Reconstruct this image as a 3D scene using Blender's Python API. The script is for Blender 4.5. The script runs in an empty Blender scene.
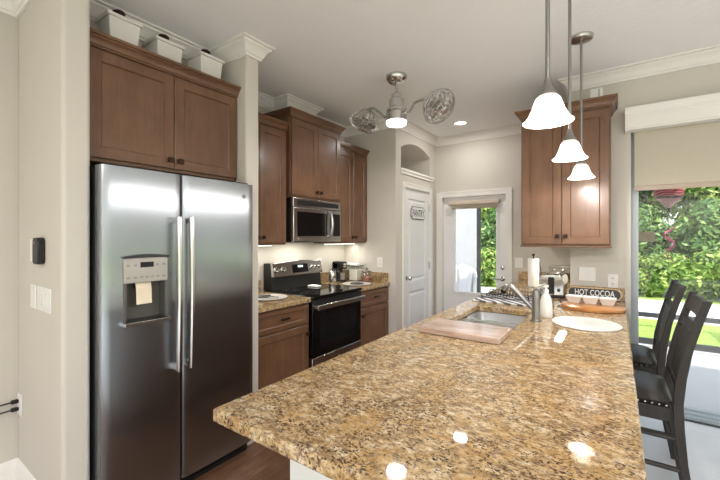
import bpy, bmesh, math, random
from mathutils import Vector, Matrix
random.seed(7)
PI = math.pi
SC = bpy.context.scene
COL = SC.collection

# ------------------------------------------------------------------ camera
CEIL = 2.743
cam_d = bpy.data.cameras.new('camera')
cam_d.sensor_width = 36.0
cam_d.lens = 36.0 * 367.0 / 720.0
cam_d.shift_y = -3.0 / 720.0
cam_d.clip_start = 0.02
cam = bpy.data.objects.new('camera', cam_d)
COL.objects.link(cam)
cam.location = (0, 0, 1.42)
cam.rotation_euler = (PI / 2, 0, math.atan2(258, 367))
SC.camera = cam

# ------------------------------------------------------------------ sky, sun, exposure
SC.view_settings.view_transform = 'Standard'
SC.view_settings.look = 'None'
SC.view_settings.gamma = 1.0
SC.view_settings.exposure = 0.5
SC.view_settings.use_curve_mapping = False
SC.cycles.use_denoising = True
SC.cycles.max_bounces = 10
SC.cycles.diffuse_bounces = 5
SC.cycles.glossy_bounces = 5
SC.cycles.transparent_max_bounces = 16
SC.cycles.sample_clamp_indirect = 6.0
world = bpy.data.worlds.new('sky')
SC.world = world
world.use_nodes = True
wn = world.node_tree
wn.nodes.clear()
w_out = wn.nodes.new('ShaderNodeOutputWorld')
w_bg = wn.nodes.new('ShaderNodeBackground')
w_sky = wn.nodes.new('ShaderNodeTexSky')
w_sky.sky_type = 'NISHITA'
w_sky.sun_disc = False
w_sky.sun_elevation = math.radians(52)
w_sky.sun_rotation = math.radians(150)
w_sky.air_density = 1.0
w_sky.dust_density = 3.0
w_sky.ozone_density = 1.0
w_bg.inputs['Strength'].default_value = 0.85
w_mix = wn.nodes.new('ShaderNodeMix'); w_mix.data_type = 'RGBA'      # white mixed into the sky to neutralise its blue cast
w_mix.inputs[0].default_value = 0.72
w_mix.inputs[7].default_value = (1.0, 1.0, 1.0, 1.0)
wn.links.new(w_sky.outputs['Color'], w_mix.inputs[6])
wn.links.new(w_mix.outputs[2], w_bg.inputs['Color'])
wn.links.new(w_bg.outputs['Background'], w_out.inputs['Surface'])

def add_light(name, kind, loc, power, color=(1, 1, 1), rot=(0, 0, 0), size=None, size_y=None, radius=None, angle=None, shape=None, spread=None, spot=None):
    d = bpy.data.lights.new(name, kind)
    d.energy = power
    d.color = color
    if kind == 'AREA':
        d.shape = shape or ('RECTANGLE' if size_y else 'DISK')
        d.size = size
        if size_y: d.size_y = size_y
        if spread: d.spread = spread
    if radius is not None: d.shadow_soft_size = radius
    if angle is not None: d.angle = angle
    if spot is not None:
        d.spot_size = spot; d.spot_blend = 0.6
    o = bpy.data.objects.new(name, d)
    COL.objects.link(o)
    o.location = loc
    o.rotation_euler = rot
    return o

sun = add_light('sun', 'SUN', (0, 0, 8), 4.2, (1.0, 0.95, 0.88), angle=math.radians(1.0))
sun.rotation_euler = Vector((-0.55, 0.38, -0.72)).to_track_quat('-Z', 'Y').to_euler()
# power of the rooms' lamps and of the unseen added fill lamps
P_PENDANT, P_FAN, P_CAN, P_FILL, P_UNDER = 11.0, 8.0, 5.0, 37.0, 0.7
WARM = (1.0, 0.965, 0.93)

# ------------------------------------------------------------------ helpers
def S(r, g, b):
    def c(u):
        u /= 255.0
        return u / 12.92 if u <= 0.04045 else ((u + 0.055) / 1.055) ** 2.4
    return (c(r), c(g), c(b), 1.0)

class MB:
    def __init__(s):
        s.v = []; s.f = []
    def add(s, vs, fs):
        n = len(s.v)
        s.v += [tuple(p) for p in vs]
        s.f += [tuple(i + n for i in f) for f in fs]
        return s
    def box(s, x0, x1, y0, y1, z0, z1):
        vs = [(x0, y0, z0), (x1, y0, z0), (x1, y1, z0), (x0, y1, z0), (x0, y0, z1), (x1, y0, z1), (x1, y1, z1), (x0, y1, z1)]
        return s.add(vs, [(0, 3, 2, 1), (4, 5, 6, 7), (0, 1, 5, 4), (1, 2, 6, 5), (2, 3, 7, 6), (3, 0, 4, 7)])
    def hexa(s, low, high):          # two quads, bottom and top, same winding (counter-clockwise from above)
        return s.add(list(low) + list(high), [(0, 3, 2, 1), (4, 5, 6, 7), (0, 1, 5, 4), (1, 2, 6, 5), (2, 3, 7, 6), (3, 0, 4, 7)])
    def obox(s, c, size, rot):       # oriented box
        hx, hy, hz = size[0] / 2, size[1] / 2, size[2] / 2
        c = Vector(c)
        vs = [c + rot @ Vector(p) for p in [(-hx, -hy, -hz), (hx, -hy, -hz), (hx, hy, -hz), (-hx, hy, -hz), (-hx, -hy, hz), (hx, -hy, hz), (hx, hy, hz), (-hx, hy, hz)]]
        return s.add(vs, [(0, 3, 2, 1), (4, 5, 6, 7), (0, 1, 5, 4), (1, 2, 6, 5), (2, 3, 7, 6), (3, 0, 4, 7)])
    def tube(s, pts, r, seg=10, closed=False):
        pts = [Vector(p) for p in pts]
        n = len(pts)
        rs = r if isinstance(r, (list, tuple)) else [r] * n
        T = []
        for i in range(n):
            if closed: t = pts[(i + 1) % n] - pts[i - 1]
            else: t = pts[min(i + 1, n - 1)] - pts[max(i - 1, 0)]
            T.append(t.normalized())
        ref = Vector((0, 0, 1)) if abs(T[0].z) < 0.9 else Vector((1, 0, 0))
        u = T[0].cross(ref).normalized()
        vs = []
        for i in range(n):
            u = (u - T[i] * u.dot(T[i])).normalized()
            w = T[i].cross(u)
            for k in range(seg):
                a = 2 * PI * k / seg
                vs.append(pts[i] + (u * math.cos(a) + w * math.sin(a)) * rs[i])
        fs = []
        for i in range(n if closed else n - 1):
            j = (i + 1) % n
            for k in range(seg):
                l = (k + 1) % seg
                fs.append((i * seg + k, i * seg + l, j * seg + l, j * seg + k))
        if not closed:
            fs.append(tuple(range(seg - 1, -1, -1)))
            fs.append(tuple((n - 1) * seg + k for k in range(seg)))
        return s.add(vs, fs)
    def lathe(s, prof, c, seg=24, rot=None, capb=True, capt=True, sx=1.0, sy=1.0):   # prof: (r, z) from bottom to top
        c = Vector(c); vs = []
        for (r, z) in prof:
            for k in range(seg):
                a = 2 * PI * k / seg
                p = Vector((r * math.cos(a) * sx, r * math.sin(a) * sy, z))
                vs.append(c + (rot @ p if rot else p))
        fs = []
        for i in range(len(prof) - 1):
            for k in range(seg):
                l = (k + 1) % seg
                fs.append((i * seg + k, i * seg + l, (i + 1) * seg + l, (i + 1) * seg + k))
        if capb: fs.append(tuple(range(seg - 1, -1, -1)))
        if capt: fs.append(tuple((len(prof) - 1) * seg + k for k in range(seg)))
        return s.add(vs, fs)
    def prism(s, poly, m, d0, d1):   # poly: (u, v) counter-clockwise seen from +d; m(u, d, v) -> xyz
        n = len(poly)
        vs = [m(u, d0, v) for u, v in poly] + [m(u, d1, v) for u, v in poly]
        fs = [tuple(range(n - 1, -1, -1)), tuple(range(n, 2 * n))]
        for i in range(n):
            j = (i + 1) % n
            fs.append((i, j, n + j, n + i))
        return s.add(vs, fs)
    def sweep(s, prof, path, z=0.0, closed_prof=True):   # prof: (out, up); room lies to the right of the path
        P = [Vector((x, y)) for x, y in path]
        n = len(P); m = len(prof); vs = []
        for i in range(n):
            def nrm(a, b):
                d = (b - a).normalized(); return Vector((d.y, -d.x))
            if i == 0: o = nrm(P[0], P[1])
            elif i == n - 1: o = nrm(P[-2], P[-1])
            else:
                a, b = nrm(P[i - 1], P[i]), nrm(P[i], P[i + 1])
                o = (a + b); o = o / max(0.2, o.dot(a))
            for (q, h) in prof:
                vs.append((P[i].x + o.x * q, P[i].y + o.y * q, z + h))
        fs = []
        for i in range(n - 1):
            for k in range(m):
                l = (k + 1) % m
                fs.append((i * m + k, (i + 1) * m + k, (i + 1) * m + l, i * m + l))
        fs.append(tuple(range(m))); fs.append(tuple((n - 1) * m + k for k in range(m - 1, -1, -1)))
        return s.add(vs, fs)
    def shaker(s, m, u0, u1, v0, v1, t=0.02, w=0.056, r=0.010, b=0.007):   # a framed door with a recessed panel
        def ring(e, d): return [m(u0 + e, d, v0 + e), m(u1 - e, d, v0 + e), m(u1 - e, d, v1 - e), m(u0 + e, d, v1 - e)]
        vs = ring(0, 0) + ring(0, t - 0.003) + ring(0.003, t) + ring(w, t) + ring(w + b * 0.4, t - r * 0.55) + ring(w + b, t - r)
        fs = [(3, 2, 1, 0)]
        for k in range(5):
            for i in range(4):
                j = (i + 1) % 4
                fs.append((k * 4 + i, k * 4 + j, k * 4 + 4 + j, k * 4 + 4 + i))
        fs.append((20, 21, 22, 23))
        return s.add(vs, fs)

ORG = {}
def _mesh(name, mb, org, bev=0, smooth=True, ang=35, seg=2, mat=None):
    me = bpy.data.meshes.new(name)
    ox, oy, oz = org
    me.from_pydata([(x - ox, y - oy, z - oz) for x, y, z in mb.v], [], mb.f)
    bm = bmesh.new(); bm.from_mesh(me)
    bmesh.ops.recalc_face_normals(bm, faces=bm.faces)
    bm.to_mesh(me); bm.free()
    if smooth:
        for p in me.polygons: p.use_smooth = True
        me.set_sharp_from_angle(angle=math.radians(ang))
    if mat: me.materials.append(mat)
    o = bpy.data.objects.new(name, me)
    COL.objects.link(o)
    if bev:
        md = o.modifiers.new('bevel', 'BEVEL')
        md.width = bev; md.segments = seg; md.limit_method = 'ANGLE'; md.angle_limit = math.radians(40)
        md.harden_normals = False
    return o
def tag(o, label, cat, group=None, kind=None):
    if label: o['label'] = label
    if cat: o['category'] = cat
    if group: o['group'] = group
    if kind: o['kind'] = kind
    return o
def thing(name, label, cat, loc, group=None):
    o = bpy.data.objects.new(name, None)
    COL.objects.link(o)
    o.empty_display_size = 0.05
    o.location = loc
    ORG[o] = tuple(loc)
    return tag(o, label, cat, group)
def part(parent, name, mb, mat, bev=0, label=None, **k):
    org = ORG[parent]
    o = _mesh(name, mb, org, bev, mat=mat, **k)
    o.parent = parent
    ORG[o] = org
    if label: o['label'] = label
    return o
def single(name, label, cat, mb, mat, group=None, bev=0, kind=None, **k):
    xs, ys, zs = zip(*mb.v)
    org = ((min(xs) + max(xs)) / 2, (min(ys) + max(ys)) / 2, min(zs))
    o = _mesh(name, mb, org, bev, mat=mat, **k)
    o.location = org
    ORG[o] = org
    return tag(o, label, cat, group, kind)
def struct(name, mb, mat, bev=0, label=None, **k):
    o = _mesh(name, mb, (0, 0, 0), bev, mat=mat, **k)
    o['kind'] = 'structure'
    ORG[o] = (0, 0, 0)
    if label: o['label'] = label
    return o
def dup(o, loc=None, rotz=None, label=None, parent=None):
    c = o.copy(); COL.objects.link(c)
    if parent is not None: c.parent = parent
    if loc is not None: c.location = loc
    if rotz is not None: c.rotation_euler = (0, 0, rotz)
    if label: c['label'] = label
    for ch in list(o.children): dup(ch, parent=c)
    return c
def text_mb(txt, m, w, h, depth=0.002, gap=None):   # built-in lettering as mesh, scaled into a w x h box centred on m's origin
    cu = bpy.data.curves.new('lettering', 'FONT')
    cu.body = txt; cu.align_x = 'CENTER'; cu.extrude = 0.0; cu.offset = 0.006
    if gap: cu.space_character = gap
    o = bpy.data.objects.new('lettering', cu); COL.objects.link(o)
    dg = bpy.context.evaluated_depsgraph_get()
    me = bpy.data.meshes.new_from_object(o.evaluated_get(dg))
    bpy.data.objects.remove(o)
    xs = [v.co.x for v in me.vertices]; ys = [v.co.y for v in me.vertices]
    cx, cy = (min(xs) + max(xs)) / 2, (min(ys) + max(ys)) / 2
    fx, fy = w / (max(xs) - min(xs)), h / (max(ys) - min(ys))
    mb = MB()
    mb.add([m((v.co.x - cx) * fx, depth, (v.co.y - cy) * fy) for v in me.vertices], [tuple(p.vertices) for p in me.polygons])
    bpy.data.meshes.remove(me)
    return mb
# planes: u along, d out of the plane, v up
def facing_x(X): return lambda u, d, v: (X + d, u, v)          # looks towards +X, u = Y
def facing_ny(Y): return lambda u, d, v: (u, Y - d, v)         # looks towards -Y, u = X
def facing_py(Y): return lambda u, d, v: (-u, Y + d, v)
def facing_nx(X): return lambda u, d, v: (X - d, -u, v)

# ------------------------------------------------------------------ materials
def mat(name, color, rough=0.5, metal=0.0, spec=0.5, coat=0.0, coat_rough=0.05, bump=0.0, bscale=120, emis=None, estr=0.0, vary=0.0, vscale=6.0, stretch=(1, 1, 1), bdist=0.002, sheen=0.0, trans=0.0, ior=1.45, detail=4.0):
    m = bpy.data.materials.new(name); m.use_nodes = True
    nt = m.node_tree; b = nt.nodes['Principled BSDF']
    b.inputs['Base Color'].default_value = color
    b.inputs['Roughness'].default_value = rough
    b.inputs['Metallic'].default_value = metal
    b.inputs['Specular IOR Level'].default_value = spec
    b.inputs['Coat Weight'].default_value = coat
    b.inputs['Coat Roughness'].default_value = coat_rough
    b.inputs['IOR'].default_value = ior
    b.inputs['Transmission Weight'].default_value = trans
    if emis:
        b.inputs['Emission Color'].default_value = emis
        b.inputs['Emission Strength'].default_value = estr
    if bump or vary:
        tc = nt.nodes.new('ShaderNodeTexCoord'); mp = nt.nodes.new('ShaderNodeMapping')
        mp.inputs['Scale'].default_value = stretch
        nt.links.new(tc.outputs['Object'], mp.inputs['Vector'])
        if bump:
            n = nt.nodes.new('ShaderNodeTexNoise'); n.inputs['Scale'].default_value = bscale; n.inputs['Detail'].default_value = 3.0
            bp = nt.nodes.new('ShaderNodeBump'); bp.inputs['Strength'].default_value = bump; bp.inputs['Distance'].default_value = bdist
            nt.links.new(mp.outputs['Vector'], n.inputs['Vector'])
            nt.links.new(n.outputs['Fac'], bp.inputs['Height']); nt.links.new(bp.outputs['Normal'], b.inputs['Normal'])
        if vary:
            n2 = nt.nodes.new('ShaderNodeTexNoise'); n2.inputs['Scale'].default_value = vscale; n2.inputs['Detail'].default_value = detail
            nt.links.new(mp.outputs['Vector'], n2.inputs['Vector'])
            rp = nt.nodes.new('ShaderNodeValToRGB')
            rp.color_ramp.elements[0].position = 0.3; rp.color_ramp.elements[1].position = 0.7
            rp.color_ramp.elements[0].color = tuple(c * (1 - vary) for c in color[:3]) + (1,)
            rp.color_ramp.elements[1].color = tuple(min(1, c * (1 + vary)) for c in color[:3]) + (1,)
            nt.links.new(n2.outputs['Fac'], rp.inputs['Fac']); nt.links.new(rp.outputs['Color'], b.inputs['Base Color'])
    return m

def ramp(nt, src, stops, interp='LINEAR'):
    r = nt.nodes.new('ShaderNodeValToRGB'); r.color_ramp.interpolation = interp
    el = r.color_ramp.elements
    while len(el) < len(stops): el.new(0.5)
    for e, (p, c) in zip(el, stops): e.position = p; e.color = c
    nt.links.new(src, r.inputs['Fac']); return r.outputs['Color']
def noise(nt, vec, scale, detail=4, rough=0.55, dist=0.0):
    n = nt.nodes.new('ShaderNodeTexNoise'); n.inputs['Scale'].default_value = scale; n.inputs['Detail'].default_value = detail
    n.inputs['Roughness'].default_value = rough; n.inputs['Distortion'].default_value = dist
    nt.links.new(vec, n.inputs['Vector']); return n.outputs['Fac']
def mix(nt, fac, a, b, mode='MIX'):
    m = nt.nodes.new('ShaderNodeMix'); m.data_type = 'RGBA'; m.blend_type = mode
    for i, x in ((0, fac), (6, a), (7, b)):
        if isinstance(x, (int, float)): m.inputs[i].default_value = x
        elif isinstance(x, tuple): m.inputs[i].default_value = x
        else: nt.links.new(x, m.inputs[i])
    return m.outputs[2]
def coords(nt, scale=(1, 1, 1), rot=(0, 0, 0), kind='Object'):
    tc = nt.nodes.new('ShaderNodeTexCoord'); mp = nt.nodes.new('ShaderNodeMapping')
    mp.inputs['Scale'].default_value = scale; mp.inputs['Rotation'].default_value = rot
    nt.links.new(tc.outputs[kind], mp.inputs['Vector']); return mp.outputs['Vector']

def granite():
    m = bpy.data.materials.new('gold_granite'); m.use_nodes = True
    nt = m.node_tree; b = nt.nodes['Principled BSDF']
    v = coords(nt, (1, 1.5, 1), (0, 0, math.radians(28)))
    v2 = coords(nt, (1, 1, 1))
    base = ramp(nt, noise(nt, v, 33, 7, 0.68), [(0.32, S(108, 84, 60)), (0.43, S(156, 128, 91)), (0.54, S(192, 167, 128)), (0.66, S(218, 204, 181))])
    gold = ramp(nt, noise(nt, v2, 9, 4), [(0.44, (0, 0, 0, 1)), (0.62, (1, 1, 1, 1))])
    base = mix(nt, gold, base, mix(nt, 0.5, base, S(188, 150, 92)))
    grey = ramp(nt, noise(nt, v, 62, 5, 0.62), [(0.53, (0, 0, 0, 1)), (0.60, (0.8, 0.8, 0.8, 1))])
    base = mix(nt, grey, base, S(136, 116, 98))
    clump = ramp(nt, noise(nt, v2, 14, 3), [(0.42, (0.12, 0.12, 0.12, 1)), (0.56, (1, 1, 1, 1))])
    dark = ramp(nt, noise(nt, v, 96, 5, 0.68, 0.5), [(0.515, (0, 0, 0, 1)), (0.56, (1, 1, 1, 1))])
    base = mix(nt, mix(nt, 1.0, dark, clump, 'MULTIPLY'), base, S(80, 62, 50))
    blk = ramp(nt, noise(nt, v2, 120, 3, 0.6), [(0.62, (0, 0, 0, 1)), (0.66, (1, 1, 1, 1))])
    base = mix(nt, blk, base, S(50, 42, 38))
    nt.links.new(base, b.inputs['Base Color'])
    b.inputs['Roughness'].default_value = 0.035
    b.inputs['Specular IOR Level'].default_value = 0.5
    return m
def wood(name, c0, c1, c2, rough=0.35, scale=(9, 9, 0.9), rot=(0, 0, 0), coat=0.25, spec=0.4):
    m = bpy.data.materials.new(name); m.use_nodes = True
    nt = m.node_tree; b = nt.nodes['Principled BSDF']
    v = coords(nt, scale, rot)
    n = noise(nt, v, 3.0, 7, 0.6, 0.8)
    f = noise(nt, coords(nt, (scale[0] * 4, scale[1] * 4, scale[2] * 1.5), rot), 9.0, 3, 0.5)
    col = ramp(nt, n, [(0.28, c0), (0.5, c1), (0.74, c2)])
    col = mix(nt, 0.16, col, ramp(nt, f, [(0.35, c0), (0.65, c2)]))
    blotch = noise(nt, coords(nt, (1, 1, 1)), 5.0, 3)
    col = mix(nt, 0.35, col, ramp(nt, blotch, [(0.35, c0), (0.65, c2)]))
    nt.links.new(col, b.inputs['Base Color'])
    b.inputs['Roughness'].default_value = rough
    b.inputs['Coat Weight'].default_value = coat; b.inputs['Coat Roughness'].default_value = 0.18
    b.inputs['Specular IOR Level'].default_value = spec
    return m
def plank_floor():
    m = bpy.data.materials.new('plank_floor'); m.use_nodes = True
    nt = m.node_tree; b = nt.nodes['Principled BSDF']
    v = coords(nt, (1, 1, 1), (0, 0, PI / 2))
    br = nt.nodes.new('ShaderNodeTexBrick')
    br.inputs['Scale'].default_value = 1.0; br.inputs['Brick Width'].default_value = 1.2; br.inputs['Row Height'].default_value = 0.16
    br.inputs['Mortar Size'].default_value = 0.0025; br.inputs['Color1'].default_value = S(92, 64, 47); br.inputs['Color2'].default_value = S(118, 86, 64)
    br.inputs['Mortar'].default_value = S(60, 42, 30); br.offset = 0.37
    nt.links.new(v, br.inputs['Vector'])
    g = noise(nt, coords(nt, (22, 1.6, 1)), 3, 7, 0.7, 1.2)
    col = mix(nt, 0.55, br.outputs['Color'], ramp(nt, g, [(0.32, S(60, 40, 29)), (0.52, S(104, 74, 54)), (0.68, S(146, 112, 86))]))
    nt.links.new(col, b.inputs['Base Color']); b.inputs['Roughness'].default_value = 0.38
    return m
def tile_floor():
    m = bpy.data.materials.new('pale_tile'); m.use_nodes = True
    nt = m.node_tree; b = nt.nodes['Principled BSDF']
    br = nt.nodes.new('ShaderNodeTexBrick'); br.offset = 0.0
    br.inputs['Scale'].default_value = 1.0; br.inputs['Brick Width'].default_value = 0.9; br.inputs['Row Height'].default_value = 0.9
    br.inputs['Mortar Size'].default_value = 0.002
    br.inputs['Color1'].default_value = S(206, 204, 202); br.inputs['Color2'].default_value = S(212, 210, 207); br.inputs['Mortar'].default_value = S(190, 188, 185)
    nt.links.new(coords(nt), br.inputs['Vector'])
    col = mix(nt, 0.3, br.outputs['Color'], ramp(nt, noise(nt, coords(nt), 4, 5), [(0.3, S(192, 190, 188)), (0.7, S(220, 218, 216))]))
    nt.links.new(col, b.inputs['Base Color']); b.inputs['Roughness'].default_value = 0.3
    return m
def stainless(name='brushed_steel', c=S(192, 192, 192), r=0.20, stretch=(6, 6, 900), aniso=0.0, arot=0.0):
    m = bpy.data.materials.new(name); m.use_nodes = True
    nt = m.node_tree; b = nt.nodes['Principled BSDF']
    b.inputs['Metallic'].default_value = 1.0; b.inputs['Base Color'].default_value = c
    if aniso:
        b.inputs['Anisotropic'].default_value = aniso; b.inputs['Anisotropic Rotation'].default_value = arot
        tg = nt.nodes.new('ShaderNodeTangent'); tg.direction_type = 'RADIAL'; tg.axis = 'Z'
        nt.links.new(tg.outputs['Tangent'], b.inputs['Tangent'])
    n = noise(nt, coords(nt, stretch), 1.0, 2)
    mr = nt.nodes.new('ShaderNodeMapRange')
    mr.inputs['To Min'].default_value = r - 0.02; mr.inputs['To Max'].default_value = r + 0.03
    nt.links.new(n, mr.inputs['Value']); nt.links.new(mr.outputs['Result'], b.inputs['Roughness'])
    return m
def clear_glass(name='clear_glass', tint=(0.97, 0.985, 0.98, 1), refl=0.035):
    m = bpy.data.materials.new(name); m.use_nodes = True
    nt = m.node_tree; nt.nodes.clear()
    o = nt.nodes.new('ShaderNodeOutputMaterial'); t = nt.nodes.new('ShaderNodeBsdfTransparent'); g = nt.nodes.new('ShaderNodeBsdfGlossy')
    x = nt.nodes.new('ShaderNodeMixShader'); t.inputs['Color'].default_value = tint; g.inputs['Roughness'].default_value = 0.02
    x.inputs['Fac'].default_value = refl
    nt.links.new(t.outputs[0], x.inputs[1]); nt.links.new(g.outputs[0], x.inputs[2]); nt.links.new(x.outputs[0], o.inputs['Surface'])
    return m
def fabric_shade():
    m = bpy.data.materials.new('shade_fabric'); m.use_nodes = True
    nt = m.node_tree; nt.nodes.clear()
    o = nt.nodes.new('ShaderNodeOutputMaterial'); d = nt.nodes.new('ShaderNodeBsdfDiffuse'); t = nt.nodes.new('ShaderNodeBsdfTranslucent')
    x = nt.nodes.new('ShaderNodeMixShader'); x.inputs['Fac'].default_value = 0.22
    wv = noise(nt, coords(nt, (1, 1, 60)), 40, 2)
    c = ramp(nt, wv, [(0.35, S(206, 198, 180)), (0.65, S(216, 208, 192))])
    nt.links.new(c, d.inputs['Color']); nt.links.new(c, t.inputs['Color'])
    nt.links.new(d.outputs[0], x.inputs[1]); nt.links.new(t.outputs[0], x.inputs[2]); nt.links.new(x.outputs[0], o.inputs['Surface'])
    return m
def leaf_mat(name, a, b_, c):
    m = bpy.data.materials.new(name); m.use_nodes = True
    nt = m.node_tree; nt.nodes.clear()
    o = nt.nodes.new('ShaderNodeOutputMaterial'); d = nt.nodes.new('ShaderNodeBsdfPrincipled'); t = nt.nodes.new('ShaderNodeBsdfTranslucent')
    x = nt.nodes.new('ShaderNodeMixShader'); x.inputs['Fac'].default_value = 0.3
    g = nt.nodes.new('ShaderNodeNewGeometry')
    col = ramp(nt, g.outputs['Random Per Island'], [(0.0, a), (0.55, b_), (1.0, c)])
    nt.links.new(col, d.inputs['Base Color']); nt.links.new(col, t.inputs['Color']); d.inputs['Roughness'].default_value = 0.5
    nt.links.new(d.outputs[0], x.inputs[1]); nt.links.new(t.outputs[0], x.inputs[2]); nt.links.new(x.outputs[0], o.inputs['Surface'])
    return m

M_WALL = mat('beige_wall_paint', S(205, 199, 190), 0.7, bump=0.25, bscale=90, bdist=0.004)
M_CEIL = mat('ceiling_paint', S(243, 243, 242), 0.8, bump=0.35, bscale=45, bdist=0.006)
M_TRIM = mat('white_trim_paint', S(233, 230, 225), 0.45, vary=0.02, vscale=3)
M_DOOR = mat('white_door_paint', S(232, 232, 233), 0.4, vary=0.02, vscale=3)
M_CAB = wood('stained_maple', S(92, 64, 46), S(111, 79, 57), S(127, 93, 69))
M_CABX = wood('stained_maple_sideways', S(92, 64, 46), S(111, 79, 57), S(127, 93, 69), scale=(9, 0.9, 9))
M_GRAN = granite()
M_PLANK = plank_floor()
M_TILE = tile_floor()
M_STEEL = stainless()
M_FRIDGE = stainless('fridge_steel', S(168, 173, 179), .25, (500, 500, 6), .85, 0.0)
M_STEELV = stainless('brushed_steel_upright', S(200, 199, 198), 0.22, (600, 600, 4), 0.0)
M_NICKEL = mat('brushed_nickel', S(204, 203, 201), 0.22, 1.0, vary=0.06, vscale=30, stretch=(1, 1, 20))
M_CHROME = mat('chrome', S(215, 214, 212), 0.12, 1.0, vary=0.03)
M_BRONZE = mat('dark_bronze', S(58, 46, 40), 0.35, 0.8, vary=0.1)
M_BLACKGL = mat('black_glass', S(14, 14, 15), 0.06, 0, 0.6, vary=0.05)
M_BLACK = mat('black_plastic', S(26, 26, 27), 0.4, vary=0.1)
M_DGREY = mat('dark_grey_enamel', S(52, 53, 56), 0.5, vary=0.1)
M_GREYP = mat('grey_plastic', S(150, 146, 140), 0.35, 0.3, vary=0.04)
M_WHITE = mat('white_ceramic', S(224, 221, 216), 0.25, vary=0.02)
M_WPLAS = mat('white_plastic', S(232, 231, 228), 0.35, vary=0.02)
M_CREAM = mat('cream_card', S(236, 222, 198), 0.7, vary=0.06, vscale=20)
M_GLASS = clear_glass()
M_JAR = clear_glass('jar_glass', (0.93, 0.95, 0.93, 1), 0.14)
M_SHADE = fabric_shade()
M_BAR = mat('shade_hem', S(186, 170, 155), 0.6, vary=0.03)
M_STOOL = mat('charcoal_wood', S(50, 46, 44), 0.5, spec=.35, vary=0.2, vscale=8, stretch=(6, 6, 1))
M_LEATHER = mat('black_leather', S(50, 45, 42), 0.42, bump=0.2, bscale=260, bdist=0.001, vary=0.08)
def frosted_glass():
    m = bpy.data.materials.new('frosted_lamp_glass'); m.use_nodes = True
    nt = m.node_tree; b = nt.nodes['Principled BSDF']; o = nt.nodes['Material Output']
    b.inputs['Base Color'].default_value = S(250, 244, 234); b.inputs['Roughness'].default_value = 0.3
    b.inputs['Emission Color'].default_value = (1.0, 0.93, 0.84, 1); b.inputs['Emission Strength'].default_value = 0.6
    t = nt.nodes.new('ShaderNodeBsdfTransparent'); x = nt.nodes.new('ShaderNodeMixShader'); x.inputs['Fac'].default_value = 0.5
    nt.links.new(b.outputs[0], x.inputs[1]); nt.links.new(t.outputs[0], x.inputs[2]); nt.links.new(x.outputs[0], o.inputs['Surface'])
    return m
M_BULB = frosted_glass()
M_ROD = mat('satin_rod', S(150, 148, 145), .35, 1.0, vary=.05)
M_LENS = mat('lit_lens', S(255, 252, 245), 0.3, emis=(1.0, 0.96, 0.9, 1), estr=4.0, vary=0.01)
M_STRIP = mat('lit_strip', S(255, 252, 245), 0.3, emis=(1.0, 0.97, 0.86, 1), estr=4.0, vary=0.01)
M_FRAME = mat('grey_aluminium', S(168, 174, 178), 0.4, 0.2, vary=0.03)
M_DARKAL = mat('bronze_aluminium', S(72, 72, 74), 0.4, 0.4, vary=0.06)

# ------------------------------------------------------------------ room shell
XL, XF, YB, YS = -2.75, -2.05, 4.67, 3.56      # left wall, stub fronts, back wall, slider wall
XR, YR = 5.2, -4.2                              # far side of the living room
H = CEIL
struct('floor', MB().box(XL - .15, -0.32, -1.2, YB + .13, -0.12, 0), M_PLANK)
struct('floor_tile', MB().box(-0.32, XR + .15, YR - .15, YS + .22, -0.12, 0).box(XL - .15, -0.32, YR - .15, -1.2, -0.12, 0).box(-0.32, -0.2, YS + .22, YB + .13, -0.12, 0), M_TILE)  # the tile behind the camera is unseen, spread there to bounce light up
struct('ceiling', MB().box(XL - .15, XR + .15, YR - .15, YS + .45, H, H + .15).box(XL - .15, -0.2, YS + .45, YB + .13, H, H + .15), M_CEIL)
struct('wall_left', MB().box(XL - .15, XL, YR - .15, YB + .13, 0, H).box(XL, -2.57, 2.46, 2.81, 2.50, H).box(XL, -2.44, 0.692, 1.582, 2.4395, H), M_WALL)
struct('wall_fridge', MB().box(XL, XF, 0.58, 0.692, 0, H), M_WALL, bev=0.018, seg=4)
struct('wall_fridge.001', MB().box(XL, XF, 1.582, 1.69, 0, H), M_WALL, bev=0.012, seg=3)
# pantry box: side wall, front wall with door opening and arched niche
PX, PY = -2.03, 3.578
DY0, DY1, DZ = 3.79, 4.475, 2.0                 # pantry door opening
NY0, NY1, NZ0, NZ1, NRISE = 3.70, 4.50, 2.185, 2.452, 0.092
mb = MB().box(XL, PX, PY, PY + .09, 0, H)
mb.box(PX - .1, PX, PY + .09, NY0, 0, H).box(PX - .1, PX, NY1, YB, 0, H)
mb.box(PX - .1, PX, NY0, DY0, 0, NZ0).box(PX - .1, PX, DY1, NY1, 0, NZ0).box(PX - .1, PX, DY0, DY1, DZ, NZ0)
poly = [(NY0, H), (NY0, NZ1)]
N = 20
for i in range(1, N): 
    t = i / N; poly.append((NY0 + (NY1 - NY0) * t, NZ1 + NRISE * (1 - (2 * t - 1) ** 2)))
poly += [(NY1, NZ1), (NY1, H)]
for i in range(len(poly) - 2):
    (a, za), (b, zb) = poly[i + (0 if i else 1)] if False else poly[min(i + 1, len(poly) - 2)], poly[min(i + 2, len(poly) - 2)]
    if a != b: mb.prism([(a, za), (b, zb), (b, H), (a, H)], facing_x(PX), -0.1, 0)
mb.box(PX - .55, PX - .1, NY0 - .02, NY0, NZ0 - .02, H).box(PX - .55, PX - .1, NY1, NY1 + .02, NZ0 - .02, H)
mb.box(PX - .57, PX - .55, NY0 - .02, NY1 + .02, NZ0 - .02, H).box(PX - .55, PX - .1, NY0, NY1, NZ0 - .02, NZ0)
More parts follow.
